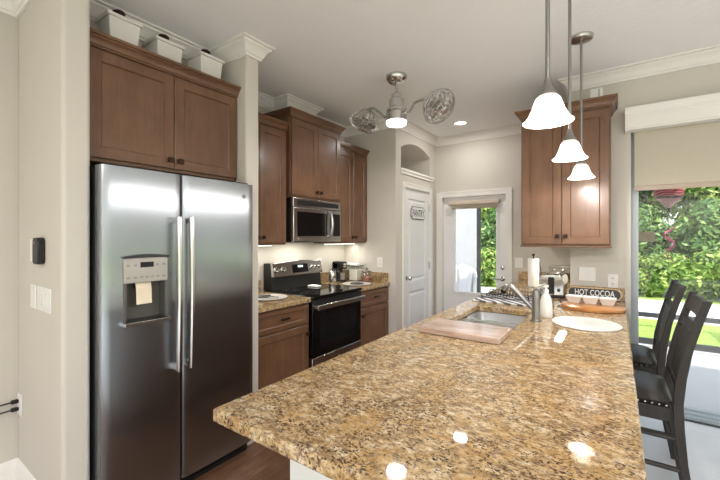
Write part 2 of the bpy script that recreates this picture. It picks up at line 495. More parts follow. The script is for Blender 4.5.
for i in range(N):                               # curved niche ceiling runs back with the arch
    t0, t1 = i / N, (i + 1) / N
    z0, z1 = [NZ1 + NRISE * (1 - (2 * t - 1) ** 2) for t in (t0, t1)]
    y0, y1 = NY0 + (NY1 - NY0) * t0, NY0 + (NY1 - NY0) * t1
    mb.prism([(y0, z0), (y1, z1), (y1, z1 + .03), (y0, z0 + .03)], facing_x(PX), -0.55, -0.1)
mb.box(PX - .8, PX - .72, PY + .09, YB, 0, H)
struct('wall_pantry', mb, M_WALL, smooth=False)
struct('trim_niche', MB().box(PX - .1, PX + .022, NY0 - .02, NY1 + .09, 2.183, 2.212).box(PX, PX + .012, NY0 - .01, NY1 + .08, 2.15, 2.183), M_TRIM, bev=0.003)
# back wall with the glazed door's opening
BX0, BX1, BZ = -1.935, -1.115, 1.945
struct('wall_back', MB().box(XL, BX0, YB, YB + .13, 0, H).box(BX1, -0.2, YB, YB + .13, 0, H).box(BX0, BX1, YB, YB + .13, BZ, H), M_WALL)
# slider wall: returns to the back wall at its left end
SX0, SX1, SZ = 0.082, 2.75, 2.31
struct('wall_slider', MB().box(-0.33, SX0, YS, YS + .24, 0, H).box(-0.33, -0.2, YS + .24, YB, 0, H).box(SX0, SX1, YS, YS + .24, SZ, H).box(SX1, XR, YS, YS + .24, 0, H), M_WALL)
# living room behind and right of the camera: windows in both outer walls
def pierced(axis, pos, t, a0, a1, holes):
    mb = MB(); cuts = sorted(holes)
    def bx(u0, u1, z0, z1):
        if axis == 'x': mb.box(pos, pos + t, u0, u1, z0, z1)
        else: mb.box(u0, u1, pos, pos + t, z0, z1)
    cur = a0
    for (u0, u1, z0, z1) in cuts:
        bx(cur, u0, 0, H); bx(u0, u1, z1, H)
        if z0 > 0: bx(u0, u1, 0, z0)
        cur = u1
    bx(cur, a1, 0, H)
    return mb
rear_holes = [(-2.2, 0.2, 0.25, 2.35), (1.0, 4.4, 0.25, 2.35)]
right_holes = [(-3.4, -0.9, 0.25, 2.35), (-0.3, 2.6, 0.25, 2.35)]
struct('wall_rear', pierced('y', YR - .15, .15, XL, XR, rear_holes), M_WALL)
struct('wall_right', pierced('x', XR, .15, YR - .15, YS + .24, right_holes), M_WALL)
wi = 2
for (u0, u1, z0, z1) in rear_holes:
    fr = MB()
    for k in range(3):
        x = u0 + (u1 - u0) * k / 2
        fr.box(max(u0, x - .03), min(u1, x + .03), YR - .1, YR - .04, z0, z1)
    fr.box(u0, u1, YR - .1, YR - .04, z0, z0 + .05).box(u0, u1, YR - .1, YR - .04, z1 - .05, z1)
    w = struct('window_%d' % wi, fr, M_TRIM); wi += 1
    part(w, 'pane', MB().box(u0 + .01, u1 - .01, YR - .075, YR - .07, z0 + .01, z1 - .01), M_GLASS)
for (u0, u1, z0, z1) in right_holes:
    fr = MB()
    for k in range(3):
        y = u0 + (u1 - u0) * k / 2
        fr.box(XR + .04, XR + .1, max(u0, y - .03), min(u1, y + .03), z0, z1)
    fr.box(XR + .04, XR + .1, u0, u1, z0, z0 + .05).box(XR + .04, XR + .1, u0, u1, z1 - .05, z1)
    w = struct('window_%d' % wi, fr, M_TRIM); wi += 1
    part(w, 'pane', MB().box(XR + .07, XR + .075, u0 + .01, u1 - .01, z0 + .01, z1 - .01), M_GLASS)

# crown moulding, one profile round the whole room
crown = [(0, 0), (0, -0.098), (0.012, -0.098), (0.014, -0.084), (0.022, -0.078), (0.028, -0.06), (0.044, -0.034), (0.060, -0.024), (0.062, -0.014), (0.080, -0.010), (0.082, 0)]
E_ = 0.0005
path = [(XL, YR), (XL, 0.58), (XF, 0.58), (XF, 0.692), (-2.44, 0.692), (-2.44, 1.582), (XF, 1.582), (XF, 1.69), (XL, 1.69), (XL, 2.46), (-2.57, 2.46), (-2.57, 2.81), (XL, 2.81), (XL, PY), (PX, PY), (PX, YB), (-0.33, YB), (-0.33, YS), (XR, YS), (XR, YR)]
struct('trim_crown', MB().sweep(crown, path, H - E_), M_TRIM, ang=28)
base_p = [(0, 0), (0.016, 0), (0.016, 0.13), (0.012, 0.145), (0.010, 0.162), (0.005, 0.18), (0, 0.185)]
struct('baseboard_left', MB().sweep(base_p, [(XL, YR), (XL, 0.58), (XF, 0.58), (XF, 0.692)]), M_TRIM)
struct('baseboard_right', MB().sweep(base_p, [(SX1 + .06, YS), (XR, YS), (XR, YR), (XL + .02, YR)]), M_TRIM)
struct('baseboard_back', MB().sweep(base_p, [(PX, PY + .002), (PX, DY0 - .065)]), M_TRIM)

# ------------------------------------------------------------------ pantry door
d = struct('door_1', MB(), M_DOOR)
bpy.data.objects.remove(d)
def panel_door(mb, m, u0, u1, v0, v1, t, panels):
    # slab with raised panels set in moulded recesses
    def q(a, b, c, e, d): return [m(a, d, c), m(b, d, c), m(b, d, e), m(a, d, e)]
    us = sorted({u0, u1} | {p[0] for p in panels} | {p[1] for p in panels})
    cur = v0
    for (a, b, c, e) in sorted(panels, key=lambda p: p[2]):
        mb.prism([(u0, cur), (u1, cur), (u1, c), (u0, c)], m, 0, t)
        mb.prism([(u0, c), (a, c), (a, e), (u0, e)], m, 0, t)
        mb.prism([(b, c), (u1, c), (u1, e), (b, e)], m, 0, t)
        r0, r1, r2, r3 = q(a, b, c, e, t), q(a + .016, b - .016, c + .016, e - .016, t - .010), q(a + .030, b - .030, c + .030, e - .030, t - .010), q(a + .05, b - .05, c + .05, e - .05, t - .002)
        fs = []
        for k in range(3):
            for i in range(4):
                j = (i + 1) % 4; fs.append((k * 4 + i, k * 4 + j, k * 4 + 4 + j, k * 4 + 4 + i))
        fs.append((12, 13, 14, 15))
        mb.add(r0 + r1 + r2 + r3, fs)
        mb.prism([(a, c), (b, c), (b, e), (a, e)], m, 0, t - .014)
        cur = e
    mb.prism([(u0, cur), (u1, cur), (u1, v1), (u0, v1)], m, 0, t)
mb = MB()
panel_door(mb, facing_x(PX - .05), DY0 + .003, DY1 - .003, 0.008, DZ - .003, .042, [(DY0 + .11, DY1 - .11, 0.18, 0.765), (DY0 + .11, DY1 - .11, 0.89, DZ - .12)])
pd = struct('door_1', mb, M_DOOR, smooth=False)
kb = MB().lathe([(.026, 0), (.026, .006), (.010, .010), (.010, .03), (.022, .04), (.027, .052), (.022, .064), (.0, .068)], (PX - .008, DY0 + .058, 0.935), 18, Matrix.Rotation(PI / 2, 3, 'Y'), capt=False)
part(pd, 'door_knob', kb, M_NICKEL, label='small nickel door knob')
for z in (0.25, 1.05, 1.80):
    part(pd, 'hinge', MB().box(PX - .009, PX + .004, DY1 - .012, DY1 + .004, z - .045, z + .045).tube([(PX + .004, DY1 - .002, z - .05), (PX + .004, DY1 - .002, z + .05)], .006, 8), M_NICKEL)
cas = [(0, 0), (0.06, 0), (0.06, 0.012), (0.05, 0.018), (0.012, 0.014), (0, 0.010)]
def casing(mb, m, u0, u1, v1, w=.06, t=.018):
    mb.prism([(u0 - w, 0), (u0, 0), (u0, v1), (u0 - w, v1 + w)], m, 0, t * .75)
    mb.prism([(u1, 0), (u1 + w, 0), (u1 + w, v1 + w), (u1, v1)], m, 0, t * .75)
    mb.prism([(u0, v1), (u1, v1), (u1 + w, v1 + w), (u0 - w, v1 + w)], m, 0, t * .75)
    mb.prism([(u0 - w, 0), (u0 - w * .72, 0), (u0 - w * .72, v1 + w * .72), (u0 - w, v1 + w)], m, t * .75, t)
    mb.prism([(u1 + w * .72, 0), (u1 + w, 0), (u1 + w, v1 + w), (u1 + w * .72, v1 + w * .72)], m, t * .75, t)
    mb.prism([(u0 - w * .72, v1 + w * .72), (u1 + w * .72, v1 + w * .72), (u1 + w, v1 + w), (u0 - w, v1 + w)], m, t * .75, t)
mb = MB(); casing(mb, facing_x(PX), DY0, DY1, DZ)
mb.box(PX - .1, PX, DY0 - .004, DY0 + .001, 0, DZ).box(PX - .1, PX, DY1 - .001, DY1 + .004, 0, DZ).box(PX - .1, PX, DY0, DY1, DZ - .001, DZ + .003)
struct('trim_pantry_door', mb, M_TRIM, smooth=False)
# PANTRY plate
pc_y, pc_z, pm = 4.15, 1.715, None
def plate_poly(w, h, n):         # a plaque with notched, rounded corners
    pts = []
    for (sx, sy, a0) in ((1, 1, PI), (-1, 1, 1.5 * PI), (-1, -1, 0), (1, -1, .5 * PI)):
        cx, cy = sx * w / 2, sy * h / 2
        for i in range(7):
            a = a0 + (PI / 2) * (1 - i / 6.0)
            pts.append((cx + n * math.cos(a), cy + n * math.sin(a)))
    return pts
sg = thing('door_sign', 'white plaque reading PANTRY in black on the white panelled door', 'sign', (PX - .008, pc_y, pc_z - .08))
mm = lambda u, d_, v: (PX - .008 + d_, pc_y + u, pc_z + v)
part(sg, 'border', MB().prism(plate_poly(.390, .155, .033), mm, 0, .006), M_BLACK, label='black border of the plaque')
part(sg, 'plate', MB().prism(plate_poly(.374, .139, .032), mm, .006, .009), M_DOOR)
part(sg, 'lettering', text_mb('PANTRY', mm, .325, .085, .0102), M_BLACK, smooth=False, label='black letters PANTRY')

# ------------------------------------------------------------------ glazed back door
mb = MB(); GX0, GX1, GZ0, GZ1 = -1.775, -1.235, 0.70, 1.86
m = facing_ny(YB + .09)
for (a, b, c, e) in ((BX0 + .004, GX0, .01, BZ - .004), (GX1, BX1 - .004, .01, BZ - .004), (GX0, GX1, .01, GZ0), (GX0, GX1, GZ1, BZ - .004)):
    mb.prism([(a, c), (b, c), (b, e), (a, e)], m, 0, .045)
bd = struct('door_2', mb, M_DOOR, smooth=False)
fr = MB()
for (a, b, c, e) in ((GX0 - .025, GX0 + .006, GZ0 - .025, GZ1 + .025), (GX1 - .006, GX1 + .025, GZ0 - .025, GZ1 + .025), (GX0, GX1, GZ0 - .025, GZ0 + .006), (GX0, GX1, GZ1 - .006, GZ1 + .025)):
    fr.prism([(a, c), (b, c), (b, e), (a, e)], m, .045, .055)
part(bd, 'glazing_frame', fr, M_DOOR, bev=.003)
part(bd, 'pane', MB().prism([(GX0, GZ0), (GX1, GZ0), (GX1, GZ1), (GX0, GZ1)], m, .02, .025), M_GLASS, smooth=False)
lv = MB().lathe([(.03, 0), (.03, .008), (.012, .012), (.012, .045)], (-1.165, YB + .045, 0.905), 18, Matrix.Rotation(PI / 2, 3, 'X'))
lv.tube([(-1.165, YB + .002, .905), (-1.20, YB, .905), (-1.285, YB + .004, .903)], [.011, .010, .007], 10)
part(bd, 'lever_handle', lv, M_NICKEL, label='nickel lever handle')
lk = MB().lathe([(.024, 0), (.024, .01), (.018, .014)], (-1.165, YB + .045, 1.04), 18, Matrix.Rotation(PI / 2, 3, 'X'))
part(bd, 'deadbolt', lk, M_NICKEL)
mb = MB(); casing(mb, facing_ny(YB), BX0, BX1, BZ, .072)
mb.box(BX0 - .001, BX0 + .003, YB, YB + .13, 0, BZ).box(BX1 - .003, BX1 + .001, YB, YB + .13, 0, BZ).box(BX0, BX1, YB, YB + .13, BZ - .003, BZ + .001)
struct('trim_back_door', mb, M_TRIM, smooth=False)
rs = thing('roller_shade', 'rolled-up pale beige shade across the top of the glazed door', 'window shade', (-1.51, YB + .02, 1.80))
part(rs, 'cassette', MB().box(-1.84, -1.185, YB - .035, YB + .034, 1.835, 1.89), mat('shade_cassette', S(206, 192, 178), .5, vary=.02), bev=.012)
part(rs, 'fabric', MB().box(-1.80, -1.215, YB + .004, YB + .007, 1.80, 1.84), M_SHADE)
part(rs, 'hem_bar', MB().box(-1.80, -1.215, YB - .002, YB + .013, 1.785, 1.803), M_BAR, bev=.003)

# ------------------------------------------------------------------ slider, valance and roller shade
mb = MB()
FY0, FY1 = YS + .10, YS + .23
mb.box(SX0, SX0 + .052, FY0, FY1, 0, SZ).box(SX1 - .052, SX1, FY0, FY1, 0, SZ).box(SX0, SX1, FY0, FY1, SZ - .05, SZ)
sl = struct('window_1', mb, M_FRAME, bev=.003)
px0 = SX0 + .052
part(sl, 'pane', MB().box(px0, SX1 - .052, FY0 + .06, FY0 + .066, .03, SZ - .05), M_GLASS)
part(sl, 'stile', MB().box(1.38, 1.45, FY0 + .04, FY0 + .085, .03, SZ - .05), M_FRAME, bev=.003)
part(sl, 'track', MB().box(SX0, SX1, 3.78, 4.06, -.03, .012).box(SX0, SX1, 3.80, 3.81, .012, .026).box(SX0, SX1, 3.88, 3.89, .012, .026).box(SX0, SX1, 3.97, 3.98, .012, .026), M_FRAME, label='grey aluminium floor track')
part(sl, 'track_lip', MB().box(SX0, SX1, 3.764, 3.7795, -.03, .014), M_DARKAL)
vl = thing('valance', 'white wooden valance box above the sliding glass door', 'valance', (1.35, YS - .05, 2.235))
vprof = [(0, 0), (.088, 0), (.088, .012), (.082, .018), (.082, .10), (.086, .108), (.086, .118), (.092, .126), (.098, .14), (.10, .15), (.10, .172), (0, .172)]
mb = MB().sweep(vprof, [(.044, YS - .0001), (.044, YS)], 2.235)
mb = MB(); n = len(vprof)
vs = [(.044, YS - q, 2.235 + h) for q, h in vprof] + [(2.80, YS - q, 2.235 + h) for q, h in vprof]
mb.add(vs, [tuple(range(n)), tuple(range(2 * n - 1, n - 1, -1))] + [(i, n + i, n + (i + 1) % n, (i + 1) % n) for i in range(n)])
part(vl, 'board', mb, M_TRIM, ang=25)
ss = thing('roller_shade', 'tan fabric shade half lowered over the sliding glass door', 'window shade', (1.40, YS + .05, 1.80))
part(ss, 'fabric', MB().box(.105, 2.70, YS + .012, YS + .0145, 1.81, 2.30), M_SHADE)
part(ss, 'hem_bar', MB().box(.105, 2.70, YS + .004, YS + .022, 1.778, 1.815), M_BAR, bev=.004)
part(ss, 'roller_tube', MB().tube([(.10, YS + .045, 2.27), (2.70, YS + .045, 2.27)], .028, 14), M_WPLAS)

# ------------------------------------------------------------------ fridge
FX = -1.965
fg = thing('refrigerator', 'stainless steel side by side refrigerator with a water dispenser', 'refrigerator', (-2.35, 1.135, 0))
FY0_, FYS, FY1_ = 0.705, 1.092, 1.580
part(fg, 'body', MB().box(-2.73, -2.045, FY0_ + .004, FY1_ - .004, .06, 1.75), M_DGREY, bev=.006, label='dark grey cabinet sides')
part(fg, 'kick_grille', MB().box(-2.70, -2.03, FY0_ + .01, FY1_ - .01, .0, .06).box(-2.03, -2.022, FY0_ + .01, FY1_ - .01, .02, .03).box(-2.03, -2.022, FY0_ + .01, FY1_ - .01, .038, .048), M_BLACK)
part(fg, 'hinge_cover', MB().box(-2.2, -2.0, FY0_ + .02, FY0_ + .10, 1.75, 1.775), M_DGREY, bev=.005)
part(fg, 'hinge_cover', MB().box(-2.2, -2.0, FY1_ - .10, FY1_ - .02, 1.75, 1.775), M_DGREY, bev=.005)
DPY0, DPY1, DPZ0, DPZ1 = 0.797, 1.008, 0.995, 1.322    # dispenser
def crown_door(mb, y0, y1, z0, z1, holes=None):
    # front very slightly bowed across its width, rounded at both upright edges
    ys = [y0, y0 + .004, y0 + .014]
    NN = 14
    for i in range(1, NN): ys.append(y0 + .014 + (y1 - y0 - .028) * i / NN)
    ys += [y1 - .014, y1 - .004, y1]
    if holes: ys = sorted(set([y for y in ys if abs(y - holes[0]) > .006 and abs(y - holes[1]) > .006] + [holes[0], holes[1]]))
    def xf(y):
        t = (y - y0) / (y1 - y0); e = min(y - y0, y1 - y)
        x = FX - .007 * (2 * t - 1) ** 2
        if e < .014: x -= .014 - math.sqrt(max(0, .014 ** 2 - (.014 - e) ** 2))
        return x
    zs = [z0, z1] if not holes else [z0, holes[2], holes[3], z1]
    for i in range(len(ys) - 1):
        a, b = ys[i], ys[i + 1]
        for k in range(len(zs) - 1):
            if holes and k == 1 and a >= holes[0] - 1e-6 and b <= holes[1] + 1e-6: continue
            mb.add([(xf(a), a, zs[k]), (xf(b), b, zs[k]), (xf(b), b, zs[k + 1]), (xf(a), a, zs[k + 1])], [(0, 1, 2, 3)])
    xb = -2.04
    for z in (z0, z1):
        vs = [(xf(y), y, z) for y in ys] + [(xb, y1, z), (xb, y0, z)]
        mb.add(vs, [tuple(range(len(vs)))])
    mb.add([(xb, y0, z0), (xb, y1, z0), (xb, y1, z1), (xb, y0, z1)], [(0, 1, 2, 3)])
    for y in (y0, y1): mb.add([(xb, y, z0), (xf(y), y, z0), (xf(y), y, z1), (xb, y, z1)], [(0, 1, 2, 3)])
    if holes:
        h0, h1, v0, v1 = holes; xi = FX - .062
        mb.add([(xf(h0), h0, v0), (xf(h1), h1, v0), (xf(h1), h1, v1), (xf(h0), h0, v1), (xi, h0, v0), (xi, h1, v0), (xi, h1, v1), (xi, h0, v1)],
               [(0, 1, 5, 4), (1, 2, 6, 5), (2, 3, 7, 6), (3, 0, 4, 7)])
    bm = bmesh.new(); me = bpy.data.meshes.new('t'); me.from_pydata(mb.v, [], mb.f); bm.from_mesh(me)
    bmesh.ops.remove_doubles(bm, verts=bm.verts, dist=1e-5)
    bm.verts.index_update()
    mb.v = [tuple(v.co) for v in bm.verts]; mb.f = [tuple(v.index for v in f.verts) for f in bm.faces]
    bm.free(); bpy.data.meshes.remove(me)
    return mb
d1 = part(fg, 'freezer_door', crown_door(MB(), FY0_, FYS - .003, .085, 1.762, (DPY0, DPY1, DPZ0, DPZ1)), M_FRIDGE, label='left door with the dispenser', ang=30)
d2 = part(fg, 'fridge_door', crown_door(MB(), FYS + .003, FY1_, .085, 1.762), M_FRIDGE, label='right door with the round badge', ang=30)
for dd, y in ((d1, 1.052), (d2, 1.122)):
    hb = MB()
    pts = []
    for i in range(13):
        t = i / 12; z = .70 + .83 * t
        x = FX + .044 + .010 * math.sin(PI * t)
        pts.append((x, y, z))
    vs = []; fs = []
    for (x, yy, z) in pts:
        vs += [(x - .012, yy - .014, z), (x + .004, yy - .014, z), (x + .010, yy - .006, z), (x + .010, yy + .006, z), (x + .004, yy + .014, z), (x - .012, yy + .014, z)]
    for i in range(12):
        for k in range(6):
            l = (k + 1) % 6; fs.append((i * 6 + k, i * 6 + l, i * 6 + 6 + l, i * 6 + 6 + k))
    fs += [(5, 4, 3, 2, 1, 0), tuple(72 + k for k in range(6))]
    hb.add(vs, fs)
    hb.box(FX - .006, FX + .044, y - .011, y + .011, .705, .735).box(FX - .006, FX + .044, y - .011, y + .011, 1.495, 1.525)
    part(dd, 'handle', hb, M_STEELV, bev=.003)
part(d2, 'badge', MB().lathe([(.014, 0), (.014, .002), (.011, .003)], (FX - .0035, 1.50, 1.68), 20, Matrix.Rotation(PI / 2, 3, 'Y')), M_GREYP, label='small round grey badge')
# dispenser
y0, y1, z0, z1 = DPY0, DPY1, DPZ0, DPZ1
ds = MB().box(FX - .066, FX - .058, y0, y1, z0, z1)
ds.box(FX - .06, FX + .003, y0, y0 + .014, z0, z1).box(FX - .06, FX + .003, y1 - .012, y1, z0, z1)
dsp = part(d1, 'dispenser_recess', ds, mat('recess_grey', S(98, 95, 91), .4, .3, vary=.04), bev=.002, label='grey dispenser recess')
ORG[dsp] = ORG[fg]
arc = [(y0, z1 - .01), (y0, z1 - .13), (y1, z1 - .13), (y1, z1 - .01)] + [(y1 + (y0 - y1) * i / 8, z1 - .01 + .014 * math.sin(PI * i / 8)) for i in range(1, 8)]
part(d1, 'control_panel', MB().prism(arc, facing_x(FX), -.05, .006), mat('dispenser_panel', S(186, 182, 176), .35, .4, vary=.02), bev=.002)
z_hood = .010
cap = [(y0 - .004, z1 - .006), (y1 + .004, z1 - .006)] + [(y1 + .004 + (y0 - y1 - .008) * i / 8, z1 + .002 + z_hood * math.sin(PI * i / 8)) for i in range(0, 9)]
part(d1, 'panel_hood', MB().prism(cap, facing_x(FX), -.02, .016), M_DGREY)
part(d1, 'display', MB().box(FX + .006, FX + .008, 0.872, .936, z1 - .055, z1 - .028), M_BLACKGL, label='small dark display')
for yy in (.816, .850, .955, .987):
    part(d1, 'button', MB().box(FX + .006, FX + .0075, yy - .006, yy + .006, z1 - .048, z1 - .038), M_GREYP)
for yy in (.816, .850, .878, .904, .930, .958, .987):
    part(d1, 'button', MB().box(FX + .006, FX + .0075, yy - .007, yy + .007, z1 - .108, z1 - .100), M_GREYP)
part(d1, 'spout', MB().box(FX - .056, FX - .02, .862, .925, z1 - .165, z1 - .13), M_BLACK, bev=.004)
tr = MB().box(FX - .06, FX + .034, y0 - .006, y1 + .006, z0 - .012, z0 + .006)
for i in range(13): 
    yy = y0 + .02 + (y1 - y0 - .04) * i / 12
    pass
part(d1, 'drip_tray', tr, M_STEELV, bev=.002)
gr_ = MB().box(FX - .055, FX + .024, y0 + .006, y1 - .006, z0 + .006, z0 + .0085)
part(d1, 'drip_grille', gr_, M_BLACK)
tg = MB()
for i in range(6):
    a, b = i / 6, (i + 1) / 6
    f = lambda t: FX - .018 + .012 * t + .004 * math.sin(t * 5)
    ya0, yb0 = .858 + .004 * a, .858 + .004 * b
    tg.add([(f(a), ya0, 1.195 - .115 * a), (f(a), ya0 + .074, 1.195 - .115 * a), (f(b), yb0 + .074, 1.195 - .115 * b), (f(b), yb0, 1.195 - .115 * b),
            (f(a) - .002, ya0, 1.195 - .115 * a), (f(a) - .002, ya0 + .074, 1.195 - .115 * a), (f(b) - .002, yb0 + .074, 1.195 - .115 * b), (f(b) - .002, yb0, 1.195 - .115 * b)],
           [(0, 1, 2, 3), (7, 6, 5, 4), (0, 4, 5, 1), (1, 5, 6, 2), (2, 6, 7, 3), (3, 7, 4, 0)])
single('paper_tag', 'cream paper tag hanging in the refrigerator water dispenser', 'paper tag', tg, M_CREAM)

# ------------------------------------------------------------------ cabinets
def knob(X=None, Y=None, Z=None, face='x'):
    rot = Matrix.Rotation(PI / 2, 3, 'Y') if face == 'x' else Matrix.Rotation(PI / 2, 3, 'X')
    return MB().lathe([(.007, 0), (.006, .008), (.006, .014), (.014, .018), (.016, .024), (.013, .030), (.004, .032)], (X, Y, Z), 14, rot)
def sq_knob(X, Y, Z, face='x'):
    if face == 'x': return MB().box(X, X + .014, Y - .006, Y + .006, Z - .006, Z + .006).box(X + .014, X + .026, Y - .015, Y + .015, Z - .015, Z + .015)
    return MB().box(X - .006, X + .006, Y - .014, Y, Z - .006, Z + .006).box(X - .015, X + .015, Y - .026, Y - .014, Z - .015, Z + .015)
corn = [(0, 0), (.007, 0), (.007, .009), (.013, .012), (.014, .020), (.020, .032), (.030, .042), (.034, .044), (.034, .051), (.043, .054), (.043, .068), (0, .068)]
def upper_left(label, y0, y1, xf, z0, z1, group=None, ends=(True, True), doors=2, knobs_at='low', cor=True, ret0=True, ret1=True):
    t = thing('wall_cabinet', label, 'cabinet', ((XL + xf) / 2, (y0 + y1) / 2, z0), group)
    part(t, 'carcass', MB().box(XL + .002, xf - .02, y0, y1, z0, z1), M_CAB, bev=.002)
    m = facing_x(xf - .02)
    w = (y1 - y0) / doors
    for i in range(doors):
        a, b = y0 + w * i + .010, y0 + w * (i + 1) - .010
        if doors == 2:
            if i == 0: b = y0 + w - .002
            else: a = y0 + w + .002
        dr = part(t, 'door', MB().shaker(m, a, b, z0 + .018, z1 - .012), M_CAB, smooth=False)
        ky = (b - .028) if i == 0 else (a + .028)
        part(dr, 'knob', sq_knob(xf, ky, z0 + .065), M_BRONZE, bev=.003)
    pts = []
    if ret0: pts += [(xf - .24, y0)] if False else [(XL + .002, y0)]
    pts += [(xf - .012, y0), (xf - .012, y1)]
    if ret1: pts += [(XL + .002, y1)]
    # room side must lie to the right of the path: walk with +Y on the front
    part(t, 'cornice', MB().sweep(corn, [(p[0], p[1]) for p in pts], z1 - .004), M_CABX, ang=25)
    part(t, 'top_board', MB().box(XL + .002, xf - .012, y0, y1, z1 + .048, z1 + .060), M_CABX)
    return t
upper_left('large two-door brown wall cabinet above the refrigerator', .697, 1.581, -2.135, 1.802, 2.378, ret0=False, ret1=False)
upper_left('brown two-door wall cabinet between refrigerator wall and microwave', 1.692, 2.300, -2.41, 1.352, 2.365, ret0=False, ret1=False)
upper_left('tall-topped brown cabinet mounted directly above the microwave', 2.306, 3.012, -2.36, 1.780, 2.495)
upper_left('brown wall cabinet in the corner between microwave and pantry', 3.016, 3.576, -2.405, 1.352, 2.365, ret0=False, ret1=False)
# right wall cabinet, wraps the corner of the slider wall
CX0, CX1, CYF, CZ0, CZ1 = -.655, -.044, 3.235, 1.352, 2.385
t = thing('wall_cabinet', 'light-struck brown two-door wall cabinet beside the pendant lamps', 'cabinet', ((CX0 + CX1) / 2, YS - .16, CZ0))
part(t, 'carcass', MB().box(CX0, CX1, CYF + .02, YS - .001, CZ0, CZ1).box(CX0, -.332, YS - .001, YB - .001, CZ0, CZ1), M_CAB, bev=.002)
m = facing_ny(CYF + .02)
mid = (CX0 + CX1) / 2 - .01
for i, (a, b) in enumerate(((CX0 + .008, mid - .002), (mid + .002, CX1 - .008))):
    dr = part(t, 'door', MB().shaker(m, a, b, CZ0 + .012, CZ1 - .02), M_CAB, smooth=False)
    part(dr, 'knob', sq_knob((b - .026) if i == 0 else (a + .026), CYF, CZ0 + .075, 'y'), M_BRONZE, bev=.003)
part(t, 'cornice', MB().sweep(corn, [(CX0, YB - .002), (CX0, CYF + .012), (CX1, CYF + .012), (CX1, YS - .002)][::-1] if False else [(CX1, YS - .002), (CX1, CYF + .012), (CX0, CYF + .012), (CX0, YB - .002)][::-1], CZ1 - .004), M_CABX, ang=25)
part(t, 'top_board', MB().box(CX0, CX1, CYF + .012, YS - .001, CZ1 + .048, CZ1 + .06), M_CABX)
part(t, 'light_rail', MB().box(CX0 - .008, CX1 + .006, CYF + .012, CYF + .03, CZ0 - .012, CZ0 + .0).box(CX0 - .008, CX0 + .012, CYF + .03, YB - .01, CZ0 - .012, CZ0).box(CX1 - .012, CX1 + .006, CYF + .03, YS - .002, CZ0 - .012, CZ0), M_CABX, bev=.003)

def base_left(label, y0, y1, door_knob_hi):
    t = thing('base_cabinet', label, 'cabinet', (-2.44, (y0 + y1) / 2, 0))
    part(t, 'carcass', MB().box(XL + .002, -2.132, y0, y1, .10, .874), M_CAB)
    part(t, 'toe_kick', MB().box(XL + .002, -2.20, y0, y1, 0, .10), M_DGREY)
    m = facing_x(-2.132)
    dw = part(t, 'drawer', MB().shaker(m, y0 + .012, y1 - .012, .705, .862, w=.032), M_CABX, smooth=False)
    yc = (y0 + y1) / 2
    part(dw, 'pull', MB().box(-2.112, -2.09, yc - .03, yc - .022, .785, .793).box(-2.112, -2.09, yc + .022, yc + .03, .785, .793).box(-2.096, -2.084, yc - .046, yc + .046, .780, .798), M_BRONZE, bev=.003)
    dr = part(t, 'door', MB().shaker(m, y0 + .012, y1 - .012, .112, .688), M_CAB, smooth=False)
    ky = y1 - .04 if door_knob_hi else y0 + .04
    part(dr, 'knob', sq_knob(-2.112, ky, .62), M_BRONZE, bev=.003)
    return t
base_left('brown base cabinet between refrigerator wall and range', 1.692, 2.272, True)
base_left('brown base cabinet between range and pantry', 3.000, 3.576, False)
for (lab, y0, y1, sp) in (('speckled gold granite worktop left of the range', 1.691, 2.276, None), ('speckled gold granite worktop right of the range', 2.996, 3.577, True)):
    t = thing('worktop', lab, 'worktop', (-2.43, (y0 + y1) / 2, .875))
    part(t, 'slab', MB().box(XL + .001, -2.098, y0, y1, .875, .914), M_GRAN, bev=.006, seg=3)
    s_ = MB().box(XL + .001, XL + .022, y0, y1, .914, 1.016)
    if sp: s_.box(XL + .022, -2.12, y1 - .021, y1 - .001, .914, 1.016)
    part(t, 'backsplash', s_, M_GRAN, bev=.003)

# lidded canisters on the fridge cabinet
def canister(label, loc, first=None):
    if first: return dup(first, loc, label=label)
    x, y, z = loc
    t = thing('lidded_canister', label, 'canister', loc, 'square canisters above the refrigerator cabinet')
    a, b = .072, .086
    def sq(h, zz): return [(x - h, y - h, z + zz), (x + h, y - h, z + zz), (x + h, y + h, z + zz), (x - h, y + h, z + zz)]
    part(t, 'body', MB().hexa(sq(.066, 0), sq(.080, .166)), M_WHITE, bev=.005)
    part(t, 'lid', MB().hexa(sq(.088, .166), sq(.091, .182)).hexa(sq(.080, .182), sq(.060, .193)), M_WHITE, bev=.003)
    part(t, 'knob', MB().lathe([(.026, .191), (.012, .200), (.011, .212), (.030, .224), (.032, .236), (.022, .246), (.006, .249)], loc, 16), M_BRONZE, label='dark bronze lid knob')
    return t
ZT = 2.438
c0 = canister('white square lidded canister on the cabinet nearest the left wall end', (-2.285, .905, ZT))
canister('white square lidded canister in the middle of the three above the refrigerator', (-2.33, 1.175, ZT), c0)
canister('white square lidded canister on the cabinet nearest the crown-topped column', (-2.285, 1.430, ZT), c0)
wb = thing('white_box', 'small upright white box on top of the right wall cabinet', 'box', (-.15, 3.42, CZ1 + .06))
part(wb, 'shell', MB().box(-.178, -.095, 3.37, 3.43, CZ1 + .06, CZ1 + .185), M_WPLAS, bev=.006)
part(wb, 'side_strip', MB().box(-.123, -.116, 3.367, 3.371, CZ1 + .07, CZ1 + .175), M_GREYP)

